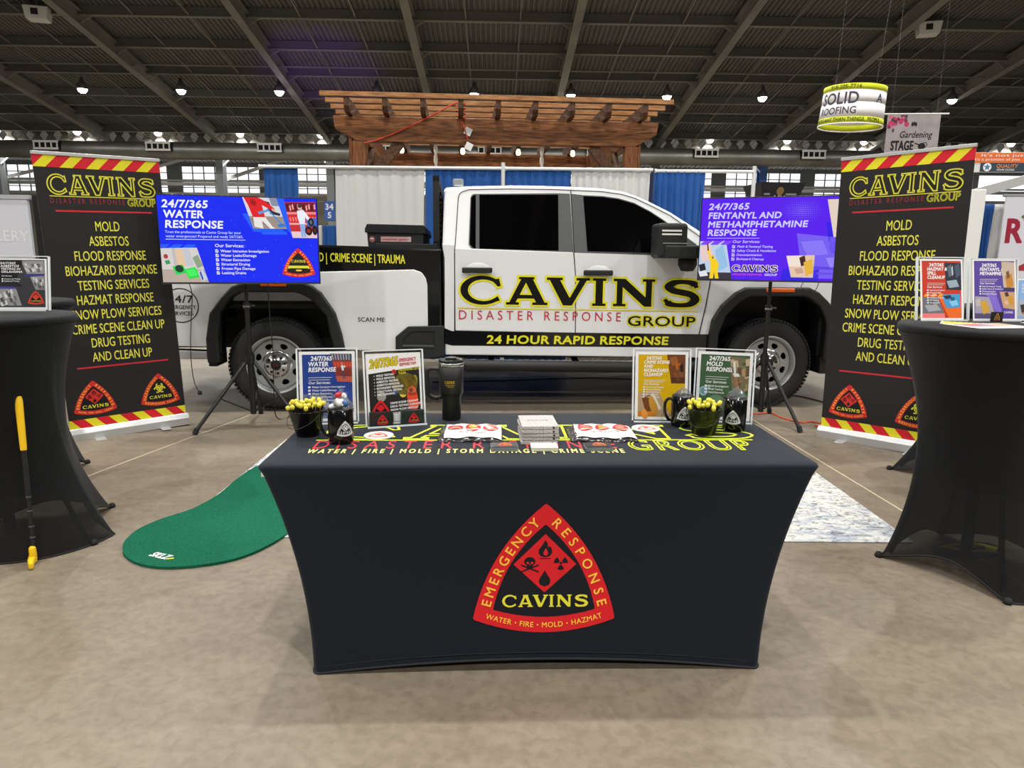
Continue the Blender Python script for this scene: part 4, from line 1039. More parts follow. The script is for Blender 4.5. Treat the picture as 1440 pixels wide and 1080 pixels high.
# ================================================================ the demonstration table
def spandex(name, c, tr=0.):
    return mat(name, c, .78, spec=.2, sheen=.06, bump=(900, .03), trans=tr if tr else None)
m_navy = spandex('navy_spandex', (15, 21, 31)); m_hem = mat('navy_hem', (17, 21, 28), .8)
TX, TY, TYAW, TH = .088, 2.485, R(2.1), .745
TB2 = thing('banquet_table', 'long table in a dark navy stretch cover with a red triangular emblem on its front', 'table', (TX, TY, 0), TYAW)
HX, HY = .912, .378
def ring_pts(hx, hy, r, n_edge=14, n_c=6):
    """rounded rectangle, counter-clockwise from front-left; returns (x, y, u) with u the share along each side (-1..1) or None at the corners"""
    out = []
    cs = [(hx - r, -hy + r, -90), (hx - r, hy - r, 0), (-hx + r, hy - r, 90), (-hx + r, -hy + r, 180)]
    for k, (cx, cy, a0) in enumerate(cs):
        for i in range(n_c + 1): a = R(a0 + 90 * i / n_c); out.append((cx + r * math.cos(a), cy + r * math.sin(a), 1.0, k))
        nx, ny, a1 = cs[(k + 1) % 4]
        e0 = (cx + r * math.cos(R(a0 + 90)), cy + r * math.sin(R(a0 + 90))); e1 = (nx + r * math.cos(R(a1)), ny + r * math.sin(R(a1)))
        for i in range(1, n_edge): t = i / n_edge; out.append((e0[0] + (e1[0] - e0[0]) * t, e0[1] + (e1[1] - e0[1]) * t, abs(2 * t - 1), k))
    return out
def side_y(t, along):   # front/back panel position at depth t below the top (0..1)
    g = 1 - (1 - t) ** 2
    return g
def cover_pt(p, t):
    x, y, u, k = p; g = 1 - (1 - t) ** 2.1
    hx = HX - (HX - .772) * g; hy = HY - .022 * g
    X, Y = x * hx / HX, y * hy / HY
    mid = 1 - u * u
    if k in (0, 2): X *= 1 - .05 * mid * (1 - (2 * t - 1) ** 2)          # short sides (k = side after corner k)
    else: Y *= 1 - .035 * mid * (1 - (2 * t - 1) ** 2) * 1.5
    z = TH * (1 - t) + .045 * mid * t ** 3
    return (X, Y, z)
mb = MB(); rp = ring_pts(HX, HY, .03)
rows = []
for (ins_, z) in ((.06, TH), (.012, TH), (.004, TH - .004), (0, TH - .012)):
    rows.append([(x * (HX - ins_) / HX, y * (HY - ins_) / HY, z) for x, y, u, k in rp])
for i in range(1, 25):
    t = .014 + (1 - .014) * (i / 24); rows.append([cover_pt(p, t) for p in rp])
K = len(rp); vs = [v for r in rows for v in r]
mb.add(vs, [(j * K + i, j * K + (i + 1) % K, (j + 1) * K + (i + 1) % K, (j + 1) * K + i) for j in range(len(rows) - 1) for i in range(K)], 0, True)
mb.add(rows[0], [tuple(range(K))], 0)
mb.build('stretch_cover', m_navy, TB2, recalc=True)
mb = MB(); hb = rows[-1]; mb.tube([(p[0], p[1], p[2] + .004) for p in hb], .0045, 6, closed=True)
mb.tube([(p[0] * .998, p[1] * .998, p[2] + .028) for p in hb], .0012, 5, closed=True); mb.build('cover_hem', m_hem, TB2)
for sx in (-1, 1):
    for sy in (-1, 1):
        mb = MB(); mb.cyl((sx * .74, sy * .33, .0), (sx * .78, sy * .33, TH - .03), .014, n=10); mb.build('leg', m_grey, TB2)
mb = MB(); mb.box(-.90, .90, -.365, .365, TH - .04, TH - .006); mb.build('table_top', m_white, TB2)
# print on the front: follows the stretched panel
def front_y(u, v):
    t = 1 - v / TH; g = 1 - (1 - t) ** 2.1; hx = HX - (HX - .772) * g; hy = HY - .022 * g; q = min(1, abs(u) / hx)
    return -hy * (1 - .035 * (1 - q * q) * (1 - (2 * t - 1) ** 2) * 1.5)
S = Sheet()
emblem(S, .015, .372, .475, 'er', 1, blk=(15, 19, 27))
S.refine(.05).build('front_emblem', lambda u, v, l: (u, front_y(u, v) - .0022 - .0006 * l, .372 + (v - .372) * 1.055), TB2, rough=.7)
S = Sheet(); G = (206, 222, 50)
S.cavins(-.783, -.053, 1.60, .206, None, G, .0105, 1)
S.rect(-.797, -.076, .80, -.066, G, 1)
S.text('DISASTER RESPONSE', -.790, -.180, .098, (196, 52, 62), 1, w=1.07, sp=.45, b=0)
S.text('GROUP', .320, -.204, .125, None, 2, w=.445, b=1, oc=G, ow=.006, sp=.12)
S.text('WATER | FIRE | MOLD | STORM DAMAGE | CRIME SCENE', -.790, -.236, .046, (224, 222, 130), 1, w=1.085, sp=.35, b=1)
S.build('top_lettering', plane_map((0, 0, TH), (1, 0, 0), (0, 1, 0), (0, 0, 1), .0002, .0004), TB2, rough=.7)

def onT(u, v, z=TH):   # a point on the table top
    c, s = math.cos(TYAW), math.sin(TYAW); return (TX + u * c - v * s, TY + u * s + v * c, z)
m_acr = mat('clear_acrylic', (16, 17, 18), .04, spec=.6, trans=.955)
m_paper = mat('white_paper', (240, 240, 240), .5)
m_edge = mat('acrylic_edge', (222, 228, 230), .2)

# ---------------------------------------------------------------- printed sheets
SERV = {'water': ['Water Intrusion Investigation', 'Water Leaks/Damage', 'Water Extraction', 'Structural Drying', 'Frozen Pipe Damage', 'Leaking Drains'],
        'fent': ['Meth & Fentanyl Testing', 'Safety Check & Ventilation', 'Decontamination', 'Biohazard Cleanup'], 'mold': ['Mold Investigation', 'Mold Testing', 'Mold Removal'], 'asb': ['Commercial Testing', 'Residential Testing']}
def flyer(S, w, h, base, title, items, edge=.012, tw=.5, th=.017, ty=.93, dark=None, k=0):
    S.grid(0, 0, w, h, WHT, 0, 6, 10)
    S.grid(edge, edge, w - edge, h - edge, base, 1, 6, 10)
    x = w * .16; y = h * ty - th
    for i, t in enumerate(title):
        S.text(t, x + (.01 if i == 0 else 0), y, th, WHT, 4, w=min(w * .8, S.width(t, th, 2, .9)), b=2, sl=.12); y -= th * 1.35
    y -= th * .1; S.rect(x, y, x + w * .42, y + .0015, WHT, 4); y -= th * .55
    S.rect(x, y, x + w * .38, y + .0015, WHT, 4); y -= th * .95
    S.text('Our Services:', x, y, th * .62, WHT, 4, b=1); y -= th * .95
    for t in items:
        S.rect(x - .002, y, x + th * .42, y + th * .42, WHT, 4); S.text(t, x + th * .75, y, th * .46, WHT, 4, ws=.95, b=1); y -= th * .80
    return y
def bend(amount, h, back):   # sheet standing, leaning back by `back` and curling forward at the foot
    def f(u, v, l):
        t = v / h; y = back * t - amount * (1 - t) ** 2 + amount * .0
        return (u, y - .0004 - .00035 * l, v)
    return f
def holder(loc, rz, label, w=.232, h=.295, back=.045, base=.085, group='clear sign holders'):
    t = thing('sign_holder', label, 'sign holder', loc, rz, None)
    mb = MB(); 
    for y in (0.0, .012):
        T = Matrix.Translation((0, y, 0)) @ Matrix.Rotation(-math.atan2(back, h), 4, 'X'); mb.box(-w / 2, w / 2, -.001, .001, .002, h, 0, T)
    mb.box(-w / 2, w / 2, -.03, .075, 0, .002); mb.build('acrylic_panel', m_acr, t)
    mb = MB(); T = Matrix.Translation((0, .006, 0)) @ Matrix.Rotation(-math.atan2(back, h), 4, 'X')
    for x in (-w / 2, w / 2): mb.box(x - .0028, x + .0028, -.007, .007, 0, h, 0, T)
    mb.box(-w / 2, w / 2, -.007, .007, h - .003, h + .001, 0, T); mb.box(-w / 2, w / 2, -.034, -.028, 0, .006); mb.build('acrylic_edge', m_edge, t)
    return t
def sheet_in(name, label, loc, rz, S, w, h, back=.045, hh=.295, amount=0., d=.004):
    """a paper thing standing in a holder, its own slab of paper plus print"""
    t = thing(name, label, name, loc, rz, None)
    tilt = math.atan2(back, hh)
    if amount == 0:
        M4 = Matrix.Translation((-w / 2, .0045, .004)) @ Matrix.Rotation(-tilt, 4, 'X')
        mb = MB(); mb.box(0, w, .0, .0012, 0, h, 0, M4); mb.build('paper', m_paper, t)
        S.build('print', lambda u, v, l: M4 @ Vector((u, -.0003 - .0002 * l, v)), t, rough=.35)
    else:
        def f(u, v, l, off=0.):
            q = v / h; return (u - w / 2, .004 + back * q * q * .9 + amount * (-.35 + 1.1 * q - .75 * q * q) - .0003 * l - off, .004 + v)
        mb = MB(); n = 14; vs = []
        for i in range(n + 1):
            for u in (0, w): vs.append(f(u, h * i / n, 0, -.0006))
        mb.add(vs, [(2 * i, 2 * i + 1, 2 * i + 3, 2 * i + 2) for i in range(n)], 0, True); mb.build('paper', m_paper, t, solid=.0008, recalc=False)
        S.build('print', f, t, rough=.35)
    return t

# ---- water flyer
def pos_on(u, v): return onT(u, v, TH + .001)
S = Sheet(); W_, H_ = .216, .279
flyer(S, W_, H_, (38, 66, 146), ['24/7/365', 'WATER', 'RESPONSE'], SERV['water'], th=.0165)
shelf = [('r', 0, 0, 1, .22, (66, 74, 96), 1), ('r', 0, .26, 1, .24, (168, 60, 44), 1), ('r', 0, .58, 1, .2, (132, 50, 42), 1), ('r', 0, .8, 1, .2, (196, 92, 74), 1)] + [('r', .06 + .13 * i, .02, .06, .2, (150 + 20 * (i % 3), 160, 170), 2) for i in range(7)] + [('r', .06 + .16 * i, .3, .1, .16, (206, 84, 62), 2) for i in range(6)]
pic(S, [(.120, .270), (.204, .268), (.204, .155), (.146, .158)], (120, 60, 58), shelf + person_items(.48, .3, .62, (222, 222, 226), (60, 70, 104), l=3), 3)
random.seed(5)
pic(S, [(.014, .110), (.10, .104), (.14, .014), (.014, .014)], (110, 118, 138), [('q', random.random() * .8, random.random() * .6, .22, .4, random.choice([(70, 90, 150), (150, 160, 176), (96, 104, 110), (176, 172, 164)]), 1 + i % 3) for i in range(14)], 3)
pic(S, [(.135, .125), (.203, .128), (.204, .05), (.15, .05)], (48, 74, 158), [('q', .1, .2, .6, .5, (84, 110, 190), 1)], 2)
p, rz = pos_on(-.812, .195), TYAW + R(8)
holder(p, rz, 'clear acrylic sign holder with the blue water flyer, left end of the table')
sheet_in('flyer', 'blue WATER RESPONSE flyer standing in the holder behind the mug of candy', p, rz, S, W_, H_)
# ---- 24/7/365 flyer with card pockets
S = Sheet(); S.grid(0, 0, W_, H_, WHT, 0, 4, 6)
S.poly([(.008, .008), (.208, .008), (.208, .222), (.008, .200)], (38, 35, 34), 1)
S.text('24/7/365', .014, .222, .032, (214, 196, 30), 2, w=.112, b=2, slope=.10, sl=.1, oc=(120, 100, 20), ow=.003); S.text('EMERGENCY', .130, .243, .013, (196, 60, 66), 2, w=.068, b=2, slope=.07); S.text('RESPONSE TEAM', .131, .227, .011, (196, 60, 66), 2, w=.066, b=2, slope=.07)
for i, t in enumerate(('MOLD TESTING', 'MOLD REMOVAL', 'ASBESTOS TESTING', 'ASBESTOS REMOVAL', 'BIOHAZARD RESPONSE', 'STRUCTURAL DRYING', 'FIRE CLEANING')):
    S.text(t, .038, .188 - .0125 * i, .0075, WHT, 3, b=2, ws=.85, slope=.07); S.ell(.030, .191 - .0125 * i, .0018, .0018, WHT, 3, 8)
for i, t in enumerate(('CRIME SCENE CLEANUP', 'DRUG TESTING CLEANUP', 'SNOW PLOW SERVICES', 'ODOR REMOVAL', 'BOARD UP')):
    S.text(t, .088 + .008 * (i == 3) + .012 * (i == 4), .078 - .0135 * i, .0075, WHT, 3, b=2, ws=.9, slope=.07)
S.ell(.108, .205, .009, .010, (180, 40, 40), 3); S.text('OKLAHOMA CITY', .125, .207, .0085, (214, 200, 40), 3, b=2, ws=.8, slope=.05); S.text('TULSA', .125, .195, .0085, (214, 200, 40), 3, b=2, ws=.8, slope=.05)
for a in ((.15, .155, .050, .045, (104, 92, 40)), (.168, .165, .022, .026, (206, 172, 44)), (.172, .150, .012, .016, (150, 110, 40)), (.135, .16, .015, .03, (150, 140, 60)), (.19, .17, .01, .02, (160, 140, 60)), (.140, .115, .013, .012, (226, 206, 80)), (.055, .11, .018, .02, (150, 150, 140))): S.ell(*a, 2, 14)
S.ell(.176, .125, .018, .020, (206, 98, 66), 3, 14); S.poly([(.155, .105), (.160, .12), (.195, .12), (.203, .07), (.190, .05), (.165, .055)], (226, 76, 42), 3); S.ell(.172, .13, .008, .009, (120, 60, 44), 4, 12)
for k in range(6): S.seg((.108, .124), (.108 + .009 * math.cos(k * 1.047), .124 + .009 * math.sin(k * 1.047)), .003, (70, 120, 196), 3)
S.rect(.098, .010, .135, .040, (232, 232, 232), 2)
emblem(S, .05, .062, .075, 'er', 3, detail=0)
p, rz = pos_on(-.537, .155), TYAW + R(17)
h247 = holder(p, rz, 'clear acrylic holder with the 24/7/365 flyer and two pockets of black cards', base=.1)
for x in (-.062, .060):
    mb = MB(); mb.box(x - .052, x + .052, -.032, -.030, .002, .050); mb.box(x - .052, x - .050, -.032, -.002, .002, .05); mb.box(x + .050, x + .052, -.032, -.002, .002, .05); mb.build('card_pocket', m_acr, h247)
sheet_in('flyer', '24/7/365 emergency response flyer with yellow headline in the holder with card pockets', p, rz, S, W_, H_)
m_card = mat('black_card', (24, 24, 26), .4)
c_, s_ = math.cos(rz), math.sin(rz)
for x, lb, bg in ((-.062, 'stack of black cards with a red emblem in the pocket nearer the mug of candy', (24, 24, 26)), (.060, 'dark green-black cards with a red emblem in the pocket nearer the tumbler', (30, 42, 42))):
    t = thing('business_cards', lb, 'cards', (p[0] + x * c_ + .016 * s_, p[1] + x * s_ - .016 * c_, p[2] + .004), rz)
    mb = MB(); mb.box(-.045, .045, -.010, .010, 0, .056); mb.build('card_stack', mat('green_black_card', (30, 42, 42), .4) if bg[1] > 30 else m_card, t)
    S = Sheet(); emblem(S, .004, .027, .042, 'er', 1, detail=0); S.build('print', front_map(-.010, .0003, .0003), t)
# ---- yellow flyer
S = Sheet()
flyer(S, W_, H_, (208, 168, 8), ['24/7/365', 'CRIME SCENE', 'AND', 'BIOHAZARD', 'CLEANUP'], ['Crime Scene Cleanup', 'Biohazard Cleanup', 'Decontamination', 'Odor Removal', 'Trauma Cleanup'], th=.0125)
pic(S, [(.128, .268), (.204, .268), (.204, .150), (.148, .150)], (112, 66, 34), [('q', .1, .05, .5, .35, (150, 90, 40), 1), ('r', 0, .8, 1, .2, (86, 50, 30), 1), ('q', .2, .6, .7, .2, (130, 80, 60), 2)] + person_items(.5, .15, .8, (176, 98, 30), (120, 66, 26), (170, 96, 40), 3) + [('q', .68, .3, .2, .32, (34, 34, 38), 6)], 3)
pic(S, [(.014, .112), (.095, .118), (.15, .014), (.014, .014)], (176, 150, 120), [('q', .15, .1, .5, .8, (112, 64, 30), 1), ('q', .45, .05, .35, .8, (214, 206, 196), 2), ('e', .55, .55, .14, .4, (190, 140, 50), 3), ('r', 0, .8, .5, .2, (200, 120, 40), 2), ('e', .2, .9, .1, .2, (230, 150, 60), 4)], 3)
S.poly([(.15, .014), (.204, .014), (.204, .03), (.16, .03)], (236, 216, 120), 2)
p, rz = pos_on(.533, .222), TYAW - R(3)
holder(p, rz, 'clear acrylic sign holder with the yellow crime scene flyer'); sheet_in('flyer', 'yellow CRIME SCENE AND BIOHAZARD CLEANUP flyer in its holder behind a black mug', p, rz, S, W_, H_)
# ---- green flyer
S = Sheet()
flyer(S, W_, H_, (62, 92, 62), ['24/7/365', 'MOLD', 'RESPONSE'], SERV['mold'], th=.0165)
random.seed(9)
pic(S, [(.125, .262), (.204, .256), (.204, .125), (.140, .130)], (120, 104, 78), [('q', random.random() * .8, random.random() * .8, .25, .25, random.choice([(170, 140, 100), (84, 74, 58), (150, 110, 80), (106, 112, 80), (190, 170, 140)]), 1 + i % 3) for i in range(22)] + [('q', .15, .1, .14, .5, (222, 222, 214), 5), ('q', .1, .5, .4, .12, (220, 220, 214), 5)], 3)
for a in ((.028, .115, .017, .020, (150, 176, 186)), (.028, .115, .011, .013, (104, 140, 150)), (.045, .130, .009, .010, (160, 184, 196)), (.045, .130, .005, .006, (104, 140, 150)), (.08, .08, .03, .022, (96, 126, 96)), (.13, .06, .04, .03, (84, 112, 78)), (.17, .045, .03, .02, (70, 116, 50)), (.10, .03, .05, .014, (50, 78, 52))): S.ell(*a, 2 + (a[2] < .012), 16)
p, rz = pos_on(.785, .222), TYAW - R(17)
holder(p, rz, 'clear acrylic sign holder with the green mold flyer, at the right end of the table'); sheet_in('flyer', 'green MOLD RESPONSE flyer in its holder behind the right-hand mug', p, rz, S, W_, H_)

# ---------------------------------------------------------------- mugs, pails, pens, tumbler
m_mug = mat('black_glaze', (11, 11, 12), .12, spec=.5, coat=.3)
m_plastic = mat('crinkled_clear_film', (120, 122, 124), .12, spec=1.0, trans=.55)
def mug(u, v, r, h, label, hdir, face):
    t = thing('mug', label, 'mug', onT(u, v), TYAW)
    mb = MB(); mb.lathe([(0, .0), (r * .86, 0), (r * .94, .004), (r, .014), (r, h - .002), (r - .002, h), (r - .005, h - .002), (r - .005, .012), (0, .010)], 36); mb.build('cup', m_mug, t)
    mb = MB(); c, s = math.cos(hdir), math.sin(hdir)
    pr = [(r - .003, h * .86), (r + .014, h * .90), (r + .028, h * .80), (r + .031, h * .58), (r + .026, h * .38), (r + .012, h * .22), (r - .003, h * .19)]
    pr = _cat(pr, 4); mb.tube([(c * a, s * a, z) for a, z in pr], .0062, 8); mb.build('handle', m_mug, t)
    S = Sheet(); w = .060; emblem(S, 0, h * .47, w, 'white', 1, (224, 226, 228), (20, 20, 22), (14, 14, 15), (224, 226, 228), 1)
    S.refine(.012).build('emblem', lambda a, b, l: ((r + .0004 + .0002 * l) * math.cos(face + a / r), (r + .0004 + .0002 * l) * math.sin(face + a / r), b), t, rough=.3)
    return t
mug(-.700, -.098, .0445, .126, 'black mug with a white emblem filled with wrapped candy, left end of the table', R(172), R(-58))
mug(.597, .150, .0435, .124, 'black emblem mug in front of the yellow flyer, handle to its left', R(188), R(-92))
mug(.782, .078, .0445, .126, 'black emblem mug in front of the green flyer, right of the pail of pens', R(60), R(-118))
def crumple(r, h, seed, m, spik=.35, n=18, k=11):
    rnd = random.Random(seed); vs = []; mb = MB()
    for j in range(k):
        for i in range(n):
            a = 2 * math.pi * i / n; q = j / (k - 1); rad = r * math.sin(math.pi * min(.97, .12 + q * .85)) ** .6 * (1 + spik * (rnd.random() - .5)) 
            vs.append((rad * math.cos(a), rad * math.sin(a), h * q + .2 * r * (rnd.random() - .5)))
    mb.add(vs, [(j * n + i, j * n + (i + 1) % n, (j + 1) * n + (i + 1) % n, (j + 1) * n + i) for j in range(k - 1) for i in range(n)] + [tuple((k - 1) * n + i for i in range(n)), tuple(reversed(range(n)))], 0)
    return mb
for u, v, z0, r, h, sd, lb in ((.597, .155, .075, .036, .075, 3, 'crumpled clear bag sticking out of the mug by the yellow flyer'), (.786, .082, .07, .038, .095, 8, 'crumpled clear bag sticking out of the mug by the green flyer')):
    o = crumple(r, h, sd, m_plastic).build('plastic_bag', m_plastic); o.location = onT(u, v, TH + z0); tag(o, lb, 'bag')
m_candy = [mat('candy_white', (232, 230, 228), .3), mat('candy_red', (190, 30, 36), .3), mat('candy_blue', (70, 110, 170), .3)]
rnd = random.Random(12)
for i in range(11):
    t = thing('wrapped_candy', 'wrapped candy heaped in the left mug' if i else 'red wrapped candy on top of the heap in the left mug', 'candy', (0, 0, 0), 0, 'candies in the mug')
    cm = m_candy[1] if i in (0,) else m_candy[2] if i in (5,) else m_candy[0]
    mb = MB(); mb.lathe([(0, -.014), (.008, -.011), (.011, 0), (.008, .011), (0, .014)], 10); mb.build('sweet', cm, t)
    mb = MB()
    for sg in (-1, 1):
        mb = MB()
        for q in range(6):
            a = q * 1.047; mb.add([(0, 0, sg * .012), (.012 * math.cos(a), .012 * math.sin(a), sg * .028), (.012 * math.cos(a + .9), .012 * math.sin(a + .9), sg * .027)], [(0, 1, 2)])
        mb.build('wrapper', m_plastic, t, recalc=False)
    a = i * 2.4; rr_ = .026 if i < 6 else .014
    if i == 0: q = (-.002, .0, .172)
    else: q = (rr_ * math.cos(a), rr_ * math.sin(a), .118 + .014 * (i % 3) + (.02 if i >= 6 else 0))
    t.location = onT(-.700 + q[0], -.098 + q[1], TH + q[2]); t.rotation_euler = (rnd.random() * 3, rnd.random() * 3, rnd.random() * 3)
o = crumple(.030, .055, 21, m_plastic, .5).build('plastic_bag', m_plastic); o.location = onT(-.692, -.092, TH + .112); tag(o, 'clear film heaped over the candies in the left mug', 'bag')
def pail(u, v, rb, rt, h, c, label, bail):
    t = thing('pail', label, 'pail', onT(u, v), TYAW)
    m = mat('pail_%d' % c[1], c, .3, .2); mb = MB(); mb.lathe([(0, .0), (rb, 0), (rb, .004), (rb + .001, .012), (rb + (rt - rb) * .2, .016), (rt, h - .003), (rt + .002, h), (rt - .001, h), (rb - .002, .004), (0, .003)], 36); mb.build('bucket', m, t)
    mb = MB(); pts = [((rt + .002) * math.cos(R(a)), bail * (rt + .002) * math.sin(R(a)), h * .93 - (h * .55) * math.sin(R(a))) for a in range(0, 181, 15)]
    T = Matrix.Rotation(R(-30), 4, 'Z'); mb.tube([T @ Vector((x * 1.02, -abs(y) * 1.05 - .002, z)) for x, y, z in pts], .0014, 6); mb.build('bail_handle', mat('dark_wire', (50, 50, 48), .4, .6), t)
    return t
pail(-.845, .005, .041, .066, .098, (13, 13, 15), 'black little pail of yellow-tipped pens at the left end of the table', 1.0)
pail(.645, .022, .043, .063, .100, (29, 31, 20), 'olive black little pail of yellow-tipped pens between the two right mugs', 1.0)
m_pen = mat('pen_barrel', (26, 20, 16), .35); m_cap = mat('pen_cap', (222, 206, 66), .4)
pens = None
for (u, v, n, sd, lb, gr) in ((-.845, .005, 26, 3, 'pen with a yellow tip standing in the black pail at the left end', 'pens in the black pail'), (.645, .022, 26, 7, 'pen with a yellow tip standing in the olive pail between the mugs', 'pens in the olive pail')):
    rnd = random.Random(sd); base = None
    for i in range(n):
        a = i * 2.3999; rr_ = .052 * math.sqrt((i + .5) / n); tilt = .10 + .28 * rr_ / .05
        if base is None:
            base = thing('pen', lb, 'pen', (0, 0, 0), 0, gr); o = base
            mb = MB(); mb.cyl((0, 0, 0), (0, 0, .108), .0038, n=8); mb.build('barrel', m_pen, o)
            mb = MB(); mb.lathe([(.0045, .103), (.0075, .107), (.008, .113), (.0065, .119), (0, .121)], 10); mb.build('cap', m_cap, o)
        else: o = dup(base, (0, 0, 0))
        o['label'] = lb; o['group'] = gr
        o.rotation_euler = (0, tilt, a + TYAW); k = .45
        o.location = onT(u + rr_ * k * math.cos(a), v + rr_ * k * math.sin(a), TH + .006 + .012 * rnd.random() + (.012 if i % 3 == 0 else 0) - .004)
t = thing('tumbler', 'tall black insulated tumbler with a side handle and chrome rim', 'tumbler', onT(-.326, .262), TYAW)
m_tum = mat('black_powder', (19, 19, 20), .45)
mb = MB(); mb.lathe([(0, 0), (.036, 0), (.038, .004), (.039, .095), (.044, .106), (.0485, .112), (.051, .225), (.048, .227), (.046, .112), (0, .11)], 40); mb.build('body', m_tum, t)
mb = MB(); mb.lathe([(.0515, .222), (.0525, .226), (.0525, .236), (.050, .238), (.050, .222)], 40, close=True); mb.build('steel_rim', m_chrome, t)
mb = MB(); mb.lathe([(0, .236), (.050, .236), (.0515, .242), (.049, .250), (.028, .250), (.026, .256), (0, .257)], 36); mb.box(-.02, .02, -.03, -.01, .25, .258); mb.build('lid', mat('smoked_lid', (24, 24, 25), .12), t)
mb = MB(); mb.tube(_cat([(-.046, 0, .205), (-.085, 0, .206), (-.096, 0, .196), (-.097, 0, .15), (-.095, 0, .112), (-.088, 0, .098), (-.062, 0, .090), (-.045, 0, .092)], 4) if False else [(x, 0, z) for x, z in _cat([(-.046, .206), (-.082, .208), (-.096, .196), (-.0965, .15), (-.094, .112), (-.086, .097), (-.062, .088), (-.041, .094)], 4)], .0085, 10); mb.build('handle', m_tum, t)
S = Sheet(); S.cavins(-.022, .155, .040, .011, (190, 160, 40), None, 0, 1); S.text('DISASTER RESPONSE', -.020, .147, .0045, (170, 140, 40), 1, w=.038); S.text('GROUP', -.012, .140, .0045, (170, 140, 40), 1, w=.026)
S.build('logo', lambda a, b, l: ((.0492 + (b - .11) * .019) * math.sin(a / .049 - .05), -(.0492 + (b - .11) * .019) * math.cos(a / .049 - .05), b), t)

# ---------------------------------------------------------------- small giveaways
for u, v, lb in ((-.581, -.012, 'round white coaster with a red emblem in front of the 24/7/365 flyer'), (.440, .092, 'round white coaster with a red emblem left of the handled mug')):
    t = thing('coaster', lb, 'coaster', onT(u, v), TYAW)
    mb = MB(); mb.lathe([(0, 0), (.054, 0), (.055, .002), (.054, .005), (0, .005)], 36); mb.build('disc', mat('coaster_white', (232, 230, 222), .6), t)
    S = Sheet(); emblem(S, 0, 0, .074, 'er', 1, (206, 76, 66), (240, 210, 190), (236, 232, 224), (200, 90, 80), 0); S.build('print', plane_map((0, 0, .005), (1, 0, 0), (0, 1, 0), (0, 0, 1), .0002, .0003), t)
def pack(u0, u1, v0, v1, label, sd):
    W, D_ = u1 - u0, v1 - v0; t = thing('flat_pack', label, 'pack', onT((u0 + u1) / 2, (v0 + v1) / 2), TYAW + R(-1))
    rnd = random.Random(sd); nx, ny = 18, 12
    def top(x, y):
        ex = 1 - (2 * x / W) ** 6; ey = 1 - (2 * y / D_) ** 6
        return .004 + .020 * max(0, ex * ey) ** .5 + .003 * math.sin(31 * x + sd) * math.sin(43 * y) + .002 * math.sin(77 * x + 50 * y)
    mb = MB(); vs = []; K = nx + 1
    for lay in (0, 1):
        for j in range(ny + 1):
            for i in range(nx + 1):
                x = W * (i / nx - .5); y = D_ * (j / ny - .5); wob = .004 * math.sin(9 * i / nx * 3 + sd) * (j in (0, ny))
                vs.append((x, y + wob, top(x, y) if lay else 0.0))
    fs = []; o = K * (ny + 1)
    for j in range(ny):
        for i in range(nx): a = j * K + i; fs.append((o + a, o + a + 1, o + a + K + 1, o + a + K)); fs.append((a + K, a + K + 1, a + 1, a))
    rim = [i for i in range(K)] + [j * K + nx for j in range(1, ny + 1)] + [ny * K + i for i in range(nx - 1, -1, -1)] + [j * K for j in range(ny - 1, 0, -1)]
    fs += [(rim[i], rim[(i + 1) % len(rim)], o + rim[(i + 1) % len(rim)], o + rim[i]) for i in range(len(rim))]
    mb.add(vs, fs, 0, True); mb.build('pouch', mat('pouch_film', (58, 56, 56), .2, spec=.7), t)
    S = Sheet(); S.grid(-W / 2 + .024, -D_ / 2 + .005, W / 2 - .004, D_ / 2 - .006, (222, 216, 214), 1, 14, 10)
    for k in (-1, 0, 1):
        x = k * .066 + .008
        S.ell(x, .012, .029, .042, (196, 48, 56), 3, 20); S.ell(x, .020, .018, .022, (226, 120, 100) if k else (226, 150, 60), 4, 14); S.rect(x - .022, -.018, x + .022, -.008, (236, 200, 170), 5)
    S.text('CAVINS', -.04, -.062, .014, (170, 120, 110), 3, w=.10)
    for k in range(5): S.ell(-.07 + .04 * k, .075 + .004 * (k % 2), .010, .006, (120, 116, 124), 3, 8)
    S.refine(.010).build('print', lambda a, b, l: (a, b, top(a, b) + .0016 + .0007 * l), t, rough=.25)
pack(-.358, -.122, -.100, .098, 'flat glossy pack printed with three red round emblems, nearer the tumbler', 1); pack(.125, .372, -.100, .098, 'flat glossy pack printed with three red round emblems, nearer the yellow flyer', 4)
m_box = mat('speckled_grey_card', (182, 180, 176), .7, noise=(160, (150, 148, 146), .4, .6))
NB = ['bottom grey notebook box of the stack of five', 'second grey notebook box from the bottom of the stack', 'middle grey notebook box of the stack of five', 'second grey notebook box from the top of the stack', 'topmost grey notebook box of the stack, faint CAVINS on its lid']
for i in range(5):
    t = thing('notebook_box', NB[i], 'box', onT(.007 + .002 * ((i * 7) % 3 - 1), -.040 + .002 * ((i * 5) % 3 - 1), TH + .0134 * i), TYAW + R((-1, .6, -.4, 1, 0)[i] + 2), 'stack of grey notebook boxes')
    mb = MB(); mb.box(-.066, .066, -.088, .088, 0, .0118); mb.build('cover', m_box, t, bevel=.0012)
    mb = MB(); mb.cyl((.048, -.0885, .006), (.048, -.0865, .006), .0038, n=12); mb.build('snap_button', m_black, t)
    if i == 4:
        S = Sheet(); S.cavins(-.040, -.004, .078, .018, (140, 138, 136), None, 0, 1); S.build('lettering', plane_map((0, 0, .0119), (1, 0, 0), (0, 1, 0), (0, 0, 1), .0002, .0002), t)
